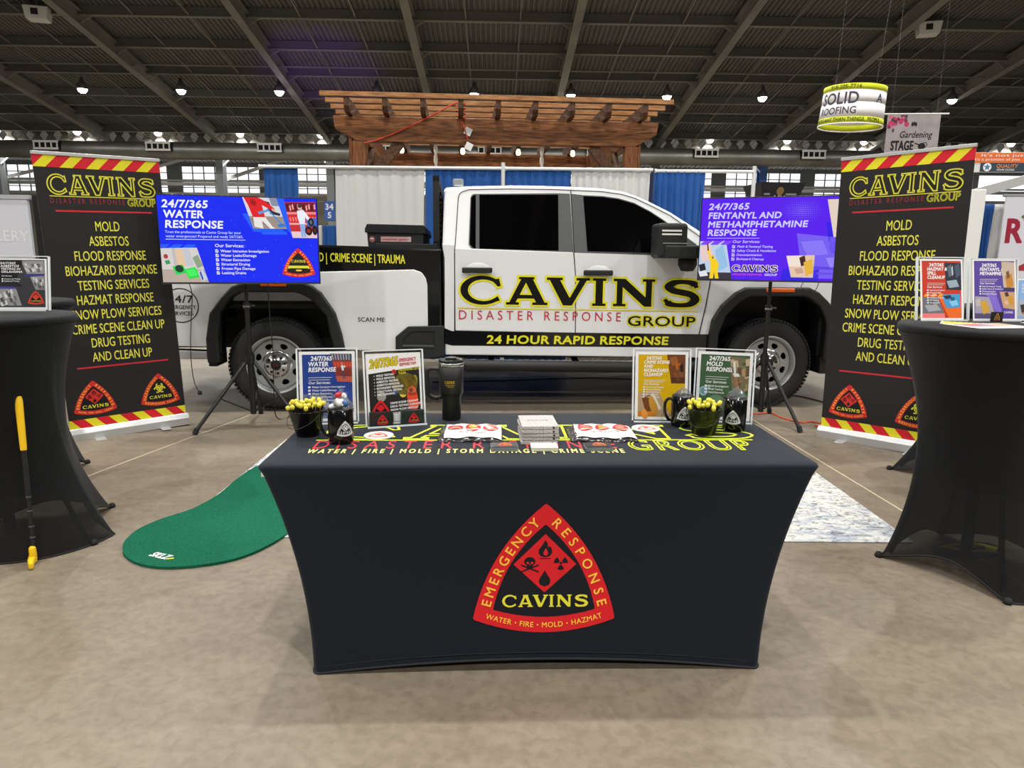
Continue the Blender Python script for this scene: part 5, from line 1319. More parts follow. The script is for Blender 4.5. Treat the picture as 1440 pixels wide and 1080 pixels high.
def cards(u, label, dark):
    t = thing('business_cards', label, 'cards', onT(u, -.185), TYAW + R(1))
    if dark:
        mb = MB(); mb.box(-.046, .046, -.034, .030, 0, .003); mb.box(-.046, .046, -.036, -.034, 0, .014); mb.box(-.047, -.045, -.036, .03, 0, .012); mb.box(.045, .047, -.036, .03, 0, .012); mb.build('card_tray', mat('grey_tray', (130, 136, 140), .3, trans=.25), t)
        mb = MB(); mb.box(-.0445, .0445, -.033, .026, .003, .016); mb.build('card_stack', m_card, t)
        S = Sheet(); emblem(S, .003, .004, .05, 'er', 1, (206, 84, 44), (240, 170, 60), BLK, YEL, 0); S.build('print', plane_map((0, 0, .016), (1, 0, 0), (0, 1, 0), (0, 0, 1), .0002, .0003), t)
    else:
        mb = MB(); mb.box(-.046, .046, -.034, .030, 0, .014); mb.build('card_stack', mat('ivory_paper', (218, 216, 196), .6), t, bevel=.001)
        mb = MB()
        for k in range(4): mb.box(-.0463, .0463, -.0343, .0303, .0025 + .003 * k, .003 + .003 * k)
        mb.build('card_edges', mat('ivory_shade', (190, 188, 170), .6), t)
cards(-.120, 'tray of black cards with an orange emblem on the side of the tumbler', True); cards(.019, 'pad of blank ivory cards in front of the grey box stack', False); cards(.208, 'tray of black cards with an orange emblem on the side of the yellow flyer', True)
# ================================================================ screens on tripods
def tv(loc, rz, label, W, H, S):
    t = thing('tv', label, 'screen', loc, rz)
    mb = MB(); mb.box(-W / 2 - .009, W / 2 + .009, -.012, .03, -.014, H + .009); mb.box(-W * .35, W * .35, .03, .07, H * .12, H * .8); mb.build('tv_case', mat('tv_black', (16, 16, 17), .35), t, bevel=.004)
    mb = MB(); mb.box(-W / 2 - .009, W / 2 + .009, -.0135, -.011, -.014, -.003); mb.build('lower_bezel', mat('tv_bezel', (70, 72, 76), .35, .4), t)
    S.build('screen', lambda u, v, l: (u * W - W / 2, -.0125 - .0006 * l, (1 - v) * H), t, em=1.0)
    return t
class VS(Sheet):   # a lit picture laid out in 0..1 with v downwards; ASP = width / height
    ASP = 16 / 9
    def tx(s, t, x, y, h, c, l=3, w=None, b=2, sl=0., ws=1.):
        # x, w in widths; y baseline and h in heights (v down)
        o = len(s.v); s.text(t, 0, 0, h, c, l, w=(w * s.ASP if w else None), b=b, sl=sl, ws=ws)
        s.v[o:] = [(x + p[0] / s.ASP, y - p[1], p[2]) for p in s.v[o:]]
    def emb(s, x, y, w, kind, l):
        o = len(s.v); emblem(s, 0, 0, w, kind, l); s.v[o:] = [(x + p[0], y - p[1] * s.ASP, p[2]) for p in s.v[o:]]
S = VS(); B0 = (0, 34, 240); B1 = (26, 92, 250); lw = (214, 228, 255)
S.rect(0, 0, 1, 1, B0, 0)
for q in (((.52, .19), (.58, .19), (.64, .43), (.80, .43), (.80, .40), (.585, .40)), ((.74, 0), (.79, 0), (.84, .46), (.80, .36)), ((.0, .56), (.06, .56), (.03, .60), (0, .60)), ((.08, .56), (.14, .56), (.11, .60), (.05, .60)), ((.16, .56), (.22, .56), (.20, .60), (.13, .60))): S.poly(list(q)[::-1], B1, 1)
rnd = random.Random(2)
for i in range(46):
    x, y = rnd.random(), rnd.random(); S.seg((x, y), (x + .004, y + .012), .0035, (50, 110, 250), 1)
S.tx('24/7/365', .025, .135, .082, WHT, 3, .285, sl=.14); S.tx('WATER', .033, .252, .082, WHT, 3, .245, sl=.1); S.tx('RESPONSE', .035, .367, .082, WHT, 3, .36, sl=.1)
S.tx('Trust the professionals at Cavins Group for your', .035, .43, .030, lw, 3, .47, 0); S.tx('water emergencies! Prepared and ready 24/7/365.', .038, .478, .030, lw, 3, .48, 0)
S.rect(.035, .497, .53, .503, lw, 3)
S.tx('Our Services:', .335, .585, .036, WHT, 3, .185, 1)
for i, q in enumerate(SERV['water']):
    y = .645 + .0515 * i; S.rect(.336, y - .032, .354, y + .004, WHT, 3); S.line([(.340, y - .016), (.345, y - .006), (.352, y - .030)], .004, B0, 4); S.tx(q, .368, y, .030, WHT, 3, None, 1, ws=1.02)
pic(S, [(.525, .0), (.742, .0), (.80, .362), (.585, .362)], (214, 214, 222), [('r', 0, .60, 1, .40, (156, 142, 132), 1), ('q', .0, .62, .5, .3, (140, 126, 118), 2), ('g', [(.62, .10), (.74, .14), (.78, .44), (.96, .50), (.93, .58), (.66, .52)], (34, 36, 46), 2), ('r', .78, 0, .22, .26, (132, 142, 160), 1),
  ('g', [(.12, .60), (.46, .58), (.60, .94), (.68, .98), (.52, 1), (.34, .74), (.30, 1), (.06, .94)], (232, 228, 226), 3), ('g', [(.04, .0), (.46, .0), (.62, .10), (.84, .34), (.76, .42), (.50, .24), (.47, .63), (.11, .63), (.09, .24)], (222, 22, 34), 4), ('e', .27, .16, .09, .11, (160, 10, 20), 5), ('g', [(.76, .33), (.86, .38), (.82, .46), (.74, .41)], (226, 170, 140), 5),
  ('g', [(.60, .36), (.64, .35), (.92, .84), (.88, .87)], (60, 140, 216), 6), ('g', [(.30, .46), (.62, .38), (.64, .43), (.32, .54)], (90, 150, 210), 6), ('g', [(.76, .86), (.98, .82), (1.0, .92), (.78, .95)], (40, 120, 210), 6)], 2)
pic(S, [(.792, .045), (.995, .035), (.998, .465), (.836, .465)], (196, 40, 52), [('r', 0, .02, 1, .24, (120, 10, 22), 1), ('r', 0, .28, 1, .06, (236, 140, 140), 2), ('r', 0, .38, 1, .2, (214, 30, 42), 1), ('r', 0, .58, 1, .05, (240, 170, 170), 2), ('r', 0, .82, 1, .18, (232, 200, 204), 2)] + [('q', .03 + .09 * i, .05 + .03 * (i % 2), .06, .17, (236, 160, 160) if i % 3 else (60, 8, 16), 2) for i in range(11)] + [('q', .04 + .1 * i, .40, .07, .15, (240, 120, 120), 2) for i in range(10)] + [('e', .47, .15, .065, .075, (206, 176, 160), 4), ('e', .47, .11, .066, .05, (60, 44, 40), 5),
  ('g', [(.36, .24), (.57, .22), (.66, .32), (.80, .50), (.74, .55), (.60, .42), (.57, .61), (.38, .61), (.34, .42)], (232, 238, 252), 4), ('g', [(.38, .59), (.57, .59), (.55, .98), (.48, .98), (.475, .70), (.45, .98), (.37, .98)], (136, 172, 226), 3), ('g', [(.62, .46), (1, .44), (1, .68), (.66, .68)], (54, 104, 190), 3),
  ('e', .80, .56, .11, .12, (20, 20, 26), 5), ('e', .80, .56, .05, .06, (90, 100, 120), 6), ('e', .68, .80, .14, .13, (30, 8, 14), 5), ('e', .68, .80, .07, .06, (150, 30, 40), 6), ('e', .92, .78, .1, .14, (20, 8, 12), 5), ('e', .92, .78, .04, .06, (90, 20, 30), 6)], 2)
pic(S, [(.0, .605), (.222, .595), (.282, 1.0), (.0, 1.0)], (212, 206, 204), [('r', 0, .62, 1, .38, (184, 168, 156), 1), ('r', .3, 0, .1, .56, (190, 186, 186), 1), ('r', .38, .05, .2, .5, (226, 196, 160), 1), ('r', .58, .02, .2, .5, (196, 196, 204), 1), ('q', .80, .2, .2, .4, (140, 160, 130), 1), ('e', .12, .24, .06, .07, (170, 60, 60), 2), ('q', .08, .34, .14, .14, (60, 150, 90), 2), ('q', .25, .48, .32, .30, (30, 206, 76), 3), ('e', .41, .60, .10, .11, (16, 60, 40), 4), ('q', .52, .55, .34, .36, (30, 220, 66), 3), ('q', .55, .60, .26, .24, (70, 236, 96), 4), ('q', .82, .62, .18, .36, (196, 206, 226), 4), ('q', .86, .66, .05, .3, (60, 80, 160), 5)], 2)
S.emb(.866, .765, .213, 'years', 3)
tv((-2.125, 5.44, 1.19), R(13.9), 'blue WATER RESPONSE screen on a black tripod at the left of the truck', 1.155, .650, S)

S = VS(); V0 = (84, 12, 236); V1 = (40, 16, 226); lv = (206, 200, 255)
S.rect(0, 0, 1, 1, V0, 0)
for i in range(26):
    for j in range(15):
        x, y = .52 + i * .0115, .02 + j * .022; d = math.hypot((x - .66) / .14, (y - .16) / .16)
        if d < 1: S.ell(x, y, .0036 * (1.15 - d), .0064 * (1.15 - d), (150, 140, 255), 1, 8)
S.tx('24/7/365', .045, .135, .072, lv, 3, .275, sl=.14); S.tx('FENTANYL AND', .045, .245, .072, lv, 3, .49, sl=.1); S.tx('METHAMPHETAMINE', .045, .353, .072, lv, 3, .66, sl=.1); S.tx('RESPONSE', .045, .455, .072, lv, 3, .335, sl=.1)
S.rect(.045, .485, .40, .490, lv, 3); S.tx('Our Services:', .222, .545, .034, lv, 3, .185, 1, sl=.1)
for i, q in enumerate(SERV['fent']):
    y = .603 + .051 * i; S.rect(.222, y - .030, .242, y + .006, lv, 3); S.line([(.226, y - .014), (.231, y - .004), (.239, y - .028)], .004, V0, 4); S.tx(q, .255, y, .028, lv, 3, None, 1, sl=.1, ws=1.02)
o = len(S.v); S.cavins(0, 0, .30 * S.ASP, .075, (24, 10, 40), (236, 220, 255), .013, 4); S.v[o:] = [(.232 + p[0] / S.ASP, .895 - p[1], p[2]) for p in S.v[o:]]
S.rect(.232, .908, .535, .914, (24, 10, 40), 3); S.tx('DISASTER RESPONSE', .235, .945, .022, (220, 90, 150), 3, .20, 1); S.tx('GROUP', .45, .948, .028, (230, 220, 255), 3, .085, 1)
S.poly([(.82, .30), (.98, .30), (.98, .54), (.845, .54)][::-1], V1, 1); S.poly([(.57, .86), (.80, .86), (.80, 1), (.555, 1)][::-1], V1, 1)
pic(S, [(.815, .035), (1.0, .035), (1.0, .475), (.872, .475)], (226, 206, 190), [('r', .3, .1, .4, .5, (210, 220, 232), 1), ('q', .40, .0, .06, .6, (50, 40, 46), 2), ('q', .15, .68, .85, .34, (226, 160, 30), 3), ('q', .45, .55, .2, .3, (90, 40, 30), 4), ('q', .6, .6, .4, .2, (120, 60, 40), 4)], 2)
pic(S, [(.64, .43), (1.0, .50), (1.0, .97), (.70, .97)], (116, 90, 240), [('q', .05, .1, .5, .4, (134, 116, 246), 1), ('e', .7, .25, .14, .16, (100, 76, 236), 1), ('q', .5, .45, .42, .3, (150, 130, 250), 2), ('r', .2, .72, .8, .06, (90, 60, 226), 2), ('r', .3, .86, .6, .04, (100, 70, 230), 3)], 1)
pic(S, [(.585, .70), (.765, .69), (.765, .96), (.625, .96)], (226, 196, 170), [('r', .0, .0, .5, .5, (240, 222, 210), 1), ('q', .45, .0, .25, .5, (60, 26, 30), 2), ('q', .6, .15, .4, .8, (226, 180, 60), 3), ('q', .2, .55, .4, .3, (206, 160, 140), 3)], 3)
pic(S, [(.0, .525), (.178, .52), (.232, 1.0), (.0, 1.0)], (186, 206, 230), [('q', .0, .05, .5, .5, (232, 200, 196), 1), ('q', .55, .1, .4, .7, (150, 190, 226), 1), ('r', 0, .82, 1, .18, (50, 46, 60), 2), ('q', .0, .58, .24, .22, (24, 20, 26), 3), ('q', .0, .78, .3, .16, (226, 226, 236), 3), ('e', .47, .42, .055, .06, (240, 200, 40), 5), ('e', .47, .43, .03, .03, (120, 96, 60), 6), ('g', [(.26, .22), (.34, .20), (.42, .44), (.58, .46), (.66, .60), (.60, .78), (.62, .98), (.51, .98), (.49, .80), (.45, .98), (.34, .98), (.38, .70), (.36, .50)], (246, 206, 20), 4), ('g', [(.27, .06), (.31, .05), (.34, .24), (.29, .26)], (34, 34, 40), 5)], 2)
for i in range(3): S.poly([(.03 + .07 * i, .52), (.09 + .07 * i, .52), (.05 + .07 * i, .57), (.0 + .07 * i, .57)][::-1], (130, 60, 246), 3)
tv((2.10, 5.61, 1.237), R(-20.5), 'purple FENTANYL AND METHAMPHETAMINE RESPONSE screen on a black tripod at the right', 1.155, .650, S)

m_tp = mat('tripod_black', (20, 20, 21), .45)
def tripod(x, y, ztop, legs, label, bracket):
    t = thing('tripod_stand', label, 'tripod', (x, y, 0), 0, None)
    mb = MB(); mb.cyl((0, 0, .10), (0, 0, .62), .024, n=14); mb.cyl((0, 0, .6), (0, 0, 1.0), .019, n=14); mb.cyl((0, 0, .98), (0, 0, ztop), .0145, n=12); mb.build('pole', m_tp, t)
    mb = MB(); mb.cyl((0, 0, .52), (0, 0, .60), .036, n=14); mb.cyl((.0, -.05, .555), (0, -.02, .555), .012, n=8); mb.build('collar', m_tp, t)
    mb = MB(); mb.cyl((0, 0, .97), (0, 0, 1.02), .028, n=12); mb.cyl((.02, 0, .995), (.065, 0, .995), .009, n=8); mb.build('collar', m_tp, t)
    mb = MB(); mb.cyl((0, 0, .985), (0, 0, 1.0), .031, n=12); mb.build('clamp_ring', m_chrome, t)
    for dx, dy in legs:
        q = math.hypot(dx, dy); ux, uy = dx / q, dy / q
        mb = MB(); a = (ux * .04, uy * .04, .535); b = (dx * .97, dy * .97, .035); mb.cyl(a, b, .0155, n=10); lg = mb.build('leg', m_tp, t)
        mb = MB(); mb.cyl((dx * .955, dy * .955, .05), (dx, dy, .004), .021, n=10); mb.build('rubber_foot', m_black, lg)
        mb = MB(); mb.bar((ux * .02, uy * .02, .125), (dx * .56, dy * .56, .265), .018, .01); mb.build('brace', m_tp, t)
    mb = MB(); mb.box(-.11, .11, -.03, .03, -.012, .012); mb.box(-.05, .05, -.05, -.02, 0, .25); o = mb.build('mount_bracket', m_tp, t); o.location = (0, -.0, ztop); o.rotation_euler = (0, 0, bracket)
tripod(-2.155, 5.555, 1.19, [(-.345, -.335), (.46, -.13), (-.10, .43)], 'black tripod stand carrying the blue screen', R(13.9))
tripod(2.165, 5.80, 1.235, [(.215, -.335), (.22, .37), (-.40, .04)], 'black tripod stand carrying the purple screen', R(-20.5))
m_cord = mat('black_cord', (18, 18, 19), .6)
def cord(name, label, pts, r, m): return tag(MB().tube(_cat3(pts), r, 6).build(name, m), label, 'cord')
def _cat3(P, n=6):
    P = [Vector(p) for p in P]; out = []
    for i in range(len(P) - 1):
        p0, p1, p2, p3 = P[max(i - 1, 0)], P[i], P[i + 1], P[min(i + 2, len(P) - 1)]
        for k in range(n):
            t = k / n; out.append(.5 * ((2 * p1) + (p2 - p0) * t + (2 * p0 - 5 * p1 + 4 * p2 - p3) * t * t + (3 * p1 - p0 - 3 * p2 + p3) * t ** 3))
    return out + [P[-1]]
cord('power_cable', 'black power cord dangling from the blue screen in front of the round 24/7 sticker', [(-2.56, 5.40, 1.24), (-2.54, 5.44, 1.1), (-2.565, 5.45, .9), (-2.60, 5.48, .7), (-2.615, 5.5, .5), (-2.60, 5.5, .36), (-2.57, 5.5, .29)], .0035, m_cord)
t = MB(); t.lathe([(0, -.02), (.016, -.015), (.018, .01), (0, .02)], 10)
o = t.build('power_plug', m_cord); o.location = (-2.565, 5.5, .285); tag(o, 'black plug at the end of the dangling power cord', 'plug')
cord('power_cable', 'black power cord hanging straight down behind the left tripod before the rear wheel', [(-2.0, 5.62, 1.2), (-2.0, 5.63, .9), (-1.995, 5.64, .6), (-2.01, 5.65, .2), (-2.02, 5.75, .012), (-1.9, 5.9, .008), (-1.7, 6.0, .008)], .0045, m_cord)
cord('power_cable', 'black power cord looping under the purple screen before the front wheel arch', [(2.40, 5.62, 1.27), (2.36, 5.64, 1.18), (2.46, 5.62, 1.15), (2.50, 5.62, 1.26)], .003, m_cord)
cord('extension_cord', 'orange extension cord lying on the floor by the right tripod', [(2.05, 6.05, .007), (2.25, 6.12, .007), (2.40, 6.16, .007), (2.42, 5.98, .007), (2.52, 5.80, .007), (2.62, 5.83, .007), (2.70, 5.74, .007), (2.60, 5.68, .007), (2.66, 5.60, .007), (2.78, 5.62, .007), (2.92, 5.66, .007)], .006, mat('orange_jacket', (222, 74, 40), .5))
cord('power_cable', 'black power cord running over the floor behind the front wheel', [(2.6, 7.2, .007), (2.95, 7.0, .007), (3.1, 6.7, .007), (3.2, 6.3, .007), (3.15, 5.9, .007)], .006, m_cord)
cord('power_cable', 'thin dark cord on the floor beneath the truck', [(-.9, 7.6, .007), (0, 7.75, .007), (1.0, 7.95, .007), (2.2, 7.7, .007)], .006, m_cord)

# ================================================================ roll-up banners
m_alu = mat('brushed_aluminium', (200, 201, 200), .35, .6)
def rollup(loc, rz, W, H, label, lean):
    t = thing('roll_up_banner', label, 'banner', loc, rz, 'roll-up banners')
    mb = MB(); mb.prism([(-.055, 0), (.055, 0), (.062, .03), (.05, .085), (-.03, .095), (-.055, .06)], lambda y, z: (-W / 2 - .012, y, z), lambda y, z: (W / 2 + .012, y, z)); mb.build('base_cassette', m_alu, t, bevel=.004)
    for x in (-W * .28, W * .28):
        mb = MB(); mb.box(x - .035, x + .035, -.13, .13, 0, .008); mb.build('foot', m_alu, t, bevel=.003)
    mb = MB(); mb.cyl((0, .05, .03), (0, .03, H - .01), .008, n=8); mb.build('support_pole', m_alu, t)
    mb = MB(); mb.box(-W / 2 - .004, W / 2 + .004, -.012, .012, H - .018, H + .006); mb.build('top_rail', m_alu, t, bevel=.003)
    mb = MB(); mb.box(-W / 2, W / 2, -.001, .001, .09, H - .015); p = mb.build('banner_panel', mat('banner_back', (200, 200, 200), .6), t)
    S = Sheet(); k = W / .86
    S.rect(-W / 2, .09, W / 2, H - .012, (34, 32, 32), 0)
    hazard(S, -W / 2, H - .100, W / 2, H - .018, 5, 1, .95); hazard(S, -W / 2, .092, W / 2, .158, 5, 1, -.9)
    G = (214, 208, 66)
    S.cavins(-.355 * k, H - .285, .725 * k, .135, (22, 22, 14), G, .0085, 2, True)
    S.rect(-.350 * k, H - .303, .37 * k, H - .297, G, 3)
    S.text('DISASTER RESPONSE', -.352 * k, H - .350, .036, (150, 40, 50), 2, w=.50 * k, sp=.42, b=0); S.text('GROUP', .165 * k, H - .358, .052, None, 3, w=.205 * k, b=1, oc=(200, 196, 50), ow=.0036)
    S.rect(-.325 * k, H - .410, .335 * k, H - .398, (196, 44, 54), 2); S.rect(-.325 * k, .545, .335 * k, .557, (196, 44, 54), 2)
    ws = .655 * k / S.width('BIOHAZARD RESPONSE', .069, 1)
    for i, q in enumerate(('MOLD', 'ASBESTOS', 'FLOOD RESPONSE', 'BIOHAZARD RESPONSE', 'TESTING SERVICES', 'HAZMAT RESPONSE', 'SNOW PLOW SERVICES', 'CRIME SCENE CLEAN UP', 'DRUG TESTING', 'AND CLEAN UP')):
        S.text(q, .005, H - .545 - .1085 * i, .069, (226, 220, 78), 2, 'c', ws=ws, b=3)
    emblem(S, -.235 * k, .315, .285, 'er', 2, (206, 44, 40)); emblem(S, .245 * k, .315, .285, 'haz', 2, (206, 44, 40))
    S.build('banner_print', front_map(-.001, .0006, .0006), t, rough=.5)
    t.rotation_euler = (0, R(lean), rz)
    return t
rollup((-3.04, 5.30, 0), R(40), .825, 2.115, 'black roll-up banner listing mold, asbestos and cleanup services, left of the blue screen', -1.35)
rollup((2.81, 5.07, 0), R(-46.5), .87, 2.165, 'black roll-up banner listing mold, asbestos and cleanup services, right of the purple screen', -.8)

# ================================================================ high cocktail tables in black stretch covers
m_sp = spandex('black_spandex', (15, 15, 16), .085); m_spt = spandex('black_spandex_top', (18, 18, 19)); m_seam = mat('black_seam', (14, 14, 15), .8)
def cocktail(top, h, rt, feet, label):
    bx = sum(f[0] for f in feet) / 4; by = sum(f[1] for f in feet) / 4
    t = thing('cocktail_table', label, 'table', (top[0], top[1], 0), 0, 'cocktail tables in black stretch covers')
    N = 96; fa = sorted([(math.atan2(f[1] - by, f[0] - bx), math.hypot(f[0] - bx, f[1] - by)) for f in feet])
    ox, oy = bx - top[0], by - top[1]
    def base(a):
        for i in range(4):
            a0, r0 = fa[i]; a1, r1 = fa[(i + 1) % 4]
            if i == 3: a1 += 2 * math.pi
            for s in (0, 2 * math.pi):
                if a0 <= a + s < a1:
                    q = (a + s - a0) / (a1 - a0); P0 = (r0 * math.cos(a0), r0 * math.sin(a0)); P1 = (r1 * math.cos(a1), r1 * math.sin(a1))
                    dx, dy = math.cos(a), math.sin(a); ex, ey = P1[0] - P0[0], P1[1] - P0[1]
                    den = dx * ey - dy * ex; rr_ = (P0[0] * ey - P0[1] * ex) / den
                    m = 1 - (2 * q - 1) ** 2
                    return rr_ * (1 - .10 * m), m
        return fa[0][1], 0
    rows = []
    for rr_, z in ((rt * .9, h), (rt * .985, h), (rt, h - .008), (rt, h - .026), (rt * .985, h - .036)):
        rows.append([(rr_ * math.cos(2 * math.pi * i / N), rr_ * math.sin(2 * math.pi * i / N), z) for i in range(N)])
    M_ = 26
    for j in range(1, M_ + 1):
        q = j / M_; row = []
        for i in range(N):
            a = 2 * math.pi * i / N; rb, m = base(a)
            r0 = (1 - q) ** 2 * rt * .985 + 2 * q * (1 - q) * .16 + q * q * (rb * 1.0)
            px, py = r0 * math.cos(a) + ox * q ** 1.5, r0 * math.sin(a) + oy * q ** 1.5
            z = (h - .036) * (1 - q) + .085 * m * q ** 5 + .004
            row.append((px, py, z))
        rows.append(row)
    mb = MB(); vs = [v for r in rows for v in r]
    fs = [(j * N + i, j * N + (i + 1) % N, (j + 1) * N + (i + 1) % N, (j + 1) * N + i) for j in range(len(rows) - 1) for i in range(N)]
    mb.add(vs[:6 * N] if False else vs, fs, 0, True)
    mb.build('stretch_cover', m_sp, t, recalc=True)
    mb = MB(); mb.lathe([(0, h + .0012), (rt * .985, h + .0012), (rt + .001, h - .008), (rt + .001, h - .03), (rt - .004, h - .03), (rt - .004, h - .012), (0, h - .012)], 64); mb.build('table_top', m_spt, t)
    mb = MB(); mb.tube(rows[-1], .005, 6, closed=True); mb.build('hem', m_seam, t)
    for f in feet:
        mb = MB(); mb.lathe([(0, 0), (.016, 0), (.019, .010), (.013, .024), (0, .028)], 12); o = mb.build('foot_pocket', m_seam, t); o.location = (f[0] - top[0], f[1] - top[1], 0)
    mb = MB(); mb.cyl((0, 0, .05), (0, 0, h - .02), .025, n=12)
    mb.build('pedestal', m_black, t)
    for a0, r_ in fa:
        pts = []
        for q in (.42, .55, .68, .8, .9, .98):
            r0 = ((1 - q) ** 2 * rt * .985 + 2 * q * (1 - q) * .16 + q * q * r_) * .93 - .012
            pts.append((r0 * math.cos(a0) + ox * q ** 1.5, r0 * math.sin(a0) + oy * q ** 1.5, (h - .036) * (1 - q) + .006))
        mb = MB(); mb.tube([(0, 0, h * .62)] + pts, .012, 8); mb.build('leg', m_black, t)
    return t
HL, HR = 1.115, 1.12
cocktail((-2.455, 3.16), HL, .375, [(-2.04, 3.14), (-2.54, 2.94), (-2.74, 3.44), (-2.24, 3.64)], 'black stretch-covered cocktail table with the asbestos sign and the putter leaning on it')
cocktail((-3.07, 4.10), 1.12, .38, [(-2.65, 3.98), (-2.88, 4.46), (-3.38, 4.24), (-3.14, 3.76)], 'black stretch-covered cocktail table behind the one with the asbestos sign, before the left banner')
cocktail((2.15, 3.03), HR, .385, [(1.77, 3.08), (2.07, 2.63), (2.55, 2.90), (2.25, 3.37)], 'black stretch-covered cocktail table carrying the red and purple brochures')
cocktail((3.13, 4.30), 1.12, .38, [(2.58, 4.48), (3.0, 3.86), (3.58, 4.16), (3.2, 4.76)], 'black stretch-covered cocktail table hidden behind the brochure table, one foot showing')

# things on the left cocktail table
S = Sheet(); W_, H_ = .245, .255
def asb(S):
    S.grid(0, 0, W_, H_, WHT, 0, 4, 6); S.grid(.010, .012, W_ - .010, H_ - .006, (60, 60, 64), 1, 4, 6)
    S.poly([(.010, .15), (.10, .15), (.135, .249), (.010, .249)], (24, 24, 30), 2); S.poly([(.010, .115), (.13, .115), (.10, .15), (.010, .15)], (38, 38, 46), 2)
    y = .228
    for i, q in enumerate(('24/7/365', 'ASBESTOS', 'TESTING IN', 'OKLAHOMA')): S.text(q, .026 + .0015 * i, y - .0145 * i, .0098, WHT, 4, w=(.074, .088, .092, .10)[i], b=2, sl=.1)
    S.text('Our Services:', .032, .166, .006, WHT, 4, b=1)
    for i, q in enumerate(SERV['asb']): S.rect(.032, .150 - .011 * i, .039, .157 - .011 * i, WHT, 4); S.text(q, .044, .151 - .011 * i, .006, WHT, 4, b=1)
    rnd = random.Random(6)
    for q, n in (([(.125, .245), (.232, .245), (.232, .180), (.150, .180)], 18), ([(.013, .105), (.098, .105), (.122, .020), (.013, .020)], 20), ([(.165, .165), (.233, .170), (.233, .10), (.19, .10)], 12)):
        pic(S, q, (150, 150, 150), [('q', rnd.random() * .8, rnd.random() * .75, .16, .30, random.choice([(196, 196, 194), (104, 104, 106), (220, 220, 218), (84, 82, 82)]), 1 + i % 3) for i in range(n)], 2)
    S.poly([(.135, .168), (.233, .168), (.233, .178), (.148, .178)], (60, 58, 140), 3); S.poly([(.014, .105), (.096, .105), (.09, .116), (.014, .116)], (70, 66, 150), 3)
    S.text('CAVINSGROUP.COM | 405-555', .03, .014, .006, (210, 210, 226), 3, w=.0001) if False else None
    emblem(S, .190, .060, .075, 'er', 6, (214, 70, 48), detail=0)
asb(S)
p = (-2.47, 3.44, HL + .0015); rz = R(6)
sh = holder(p, rz, 'clear acrylic sign holder with the asbestos testing sheet on the left cocktail table', w=.262, h=.272)
sheet_in('flyer', 'dark ASBESTOS TESTING IN OKLAHOMA sheet standing on the left cocktail table', p, rz, S, W_, H_)

# brochures on the right cocktail table
S = Sheet(); W_, H_ = .212, .285
flyer(S, W_, H_, (196, 56, 34), ['24/7/365', 'HAZMAT &', 'SPILL', 'CLEANUP'], ['Industrial Accidents', 'Chemical Spills', 'Fuel Spills', 'Roadway Cleanup', 'Oil Cleanup', 'Sewage Spills'], th=.0145, edge=.009)
pic(S, [(.122, .268), (.204, .266), (.204, .140), (.128, .142)], (40, 46, 60), [('q', .15, .05, .3, .5, (90, 104, 120), 1), ('q', .4, .1, .1, .4, (190, 196, 204), 2), ('q', .6, .0, .35, .55, (70, 84, 106), 1), ('q', .05, .62, .8, .32, (150, 166, 180), 2)], 3)
S.poly([(.09, .11), (.204, .11), (.204, .01), (.14, .01)], (232, 106, 36), 2)
pic(S, [(.105, .118), (.196, .122), (.196, .058), (.128, .056)], (70, 150, 210), [('q', .05, .05, .5, .3, (36, 50, 70), 1), ('q', .3, .4, .6, .5, (130, 196, 232), 1), ('q', .4, .2, .3, .3, (40, 90, 130), 2)], 4)
pic(S, [(.010, .105), (.085, .108), (.118, .030), (.010, .030)], (106, 110, 122), [('q', .1, .4, .8, .5, (160, 164, 172), 1), ('q', .3, .2, .4, .3, (80, 84, 96), 1)], 3)
S.rect(.009, .009, .12, .030, (232, 120, 120), 3)
for i in range(3): S.poly([(.015 + .035 * i, .108), (.033 + .035 * i, .108), (.045 + .035 * i, .122), (.025 + .035 * i, .122)], (240, 160, 40), 4)
p = (2.045, 3.27, HR + .0015); rz = R(4)
holder(p, rz, 'clear acrylic brochure holder with the red brochures on the right cocktail table', w=.232, h=.30); sheet_in('brochure', 'red HAZMAT AND SPILL CLEANUP brochure in its clear holder', p, rz, S, W_, H_, amount=.05)
S = Sheet()
flyer(S, W_, H_, (88, 66, 156), ['24/7/365', 'FENTANYL &', 'METHAMPHETAMINE'], SERV['fent'], th=.0145, edge=.007)
pic(S, [(.14, .275), (.204, .272), (.204, .140), (.150, .140)], (196, 176, 156), [('q', .2, .4, .7, .55, (196, 132, 50), 1), ('q', .3, .3, .3, .3, (120, 80, 50), 2), ('r', 0, .9, 1, .1, (70, 60, 90), 2)], 5)
pic(S, [(.130, .134), (.204, .132), (.204, .05), (.148, .058)], (200, 160, 120), [('q', .3, .0, .3, .3, (80, 50, 46), 1), ('q', .5, .2, .4, .6, (206, 150, 50), 2), ('q', .15, .5, .4, .3, (220, 180, 150), 3)], 4)
pic(S, [(.010, .112), (.078, .108), (.115, .012), (.010, .012)], (164, 156, 176), [('q', .3, .15, .5, .7, (206, 160, 60), 2), ('q', .0, .1, .4, .4, (190, 180, 180), 1), ('r', 0, .8, 1, .2, (90, 80, 110), 1)], 3)
S.poly([(.06, .13), (.11, .13), (.15, .02), (.12, .02)], (130, 106, 206), 2); S.text('CAVINS', .15, .032, .010, WHT, 5, w=.045)
p = (2.303, 3.28, HR + .0015); rz = R(2)
holder(p, rz, 'clear acrylic brochure holder with the purple brochures on the right cocktail table', w=.235, h=.295); sheet_in('brochure', 'purple FENTANYL AND METHAMPHETAMINE brochure in its clear holder', p, rz, S, W_, H_, amount=.05)
t = thing('business_cards', 'black card with a golden emblem at the foot of the purple brochure', 'cards', (2.275, 3.215, HR + .0015), R(2))
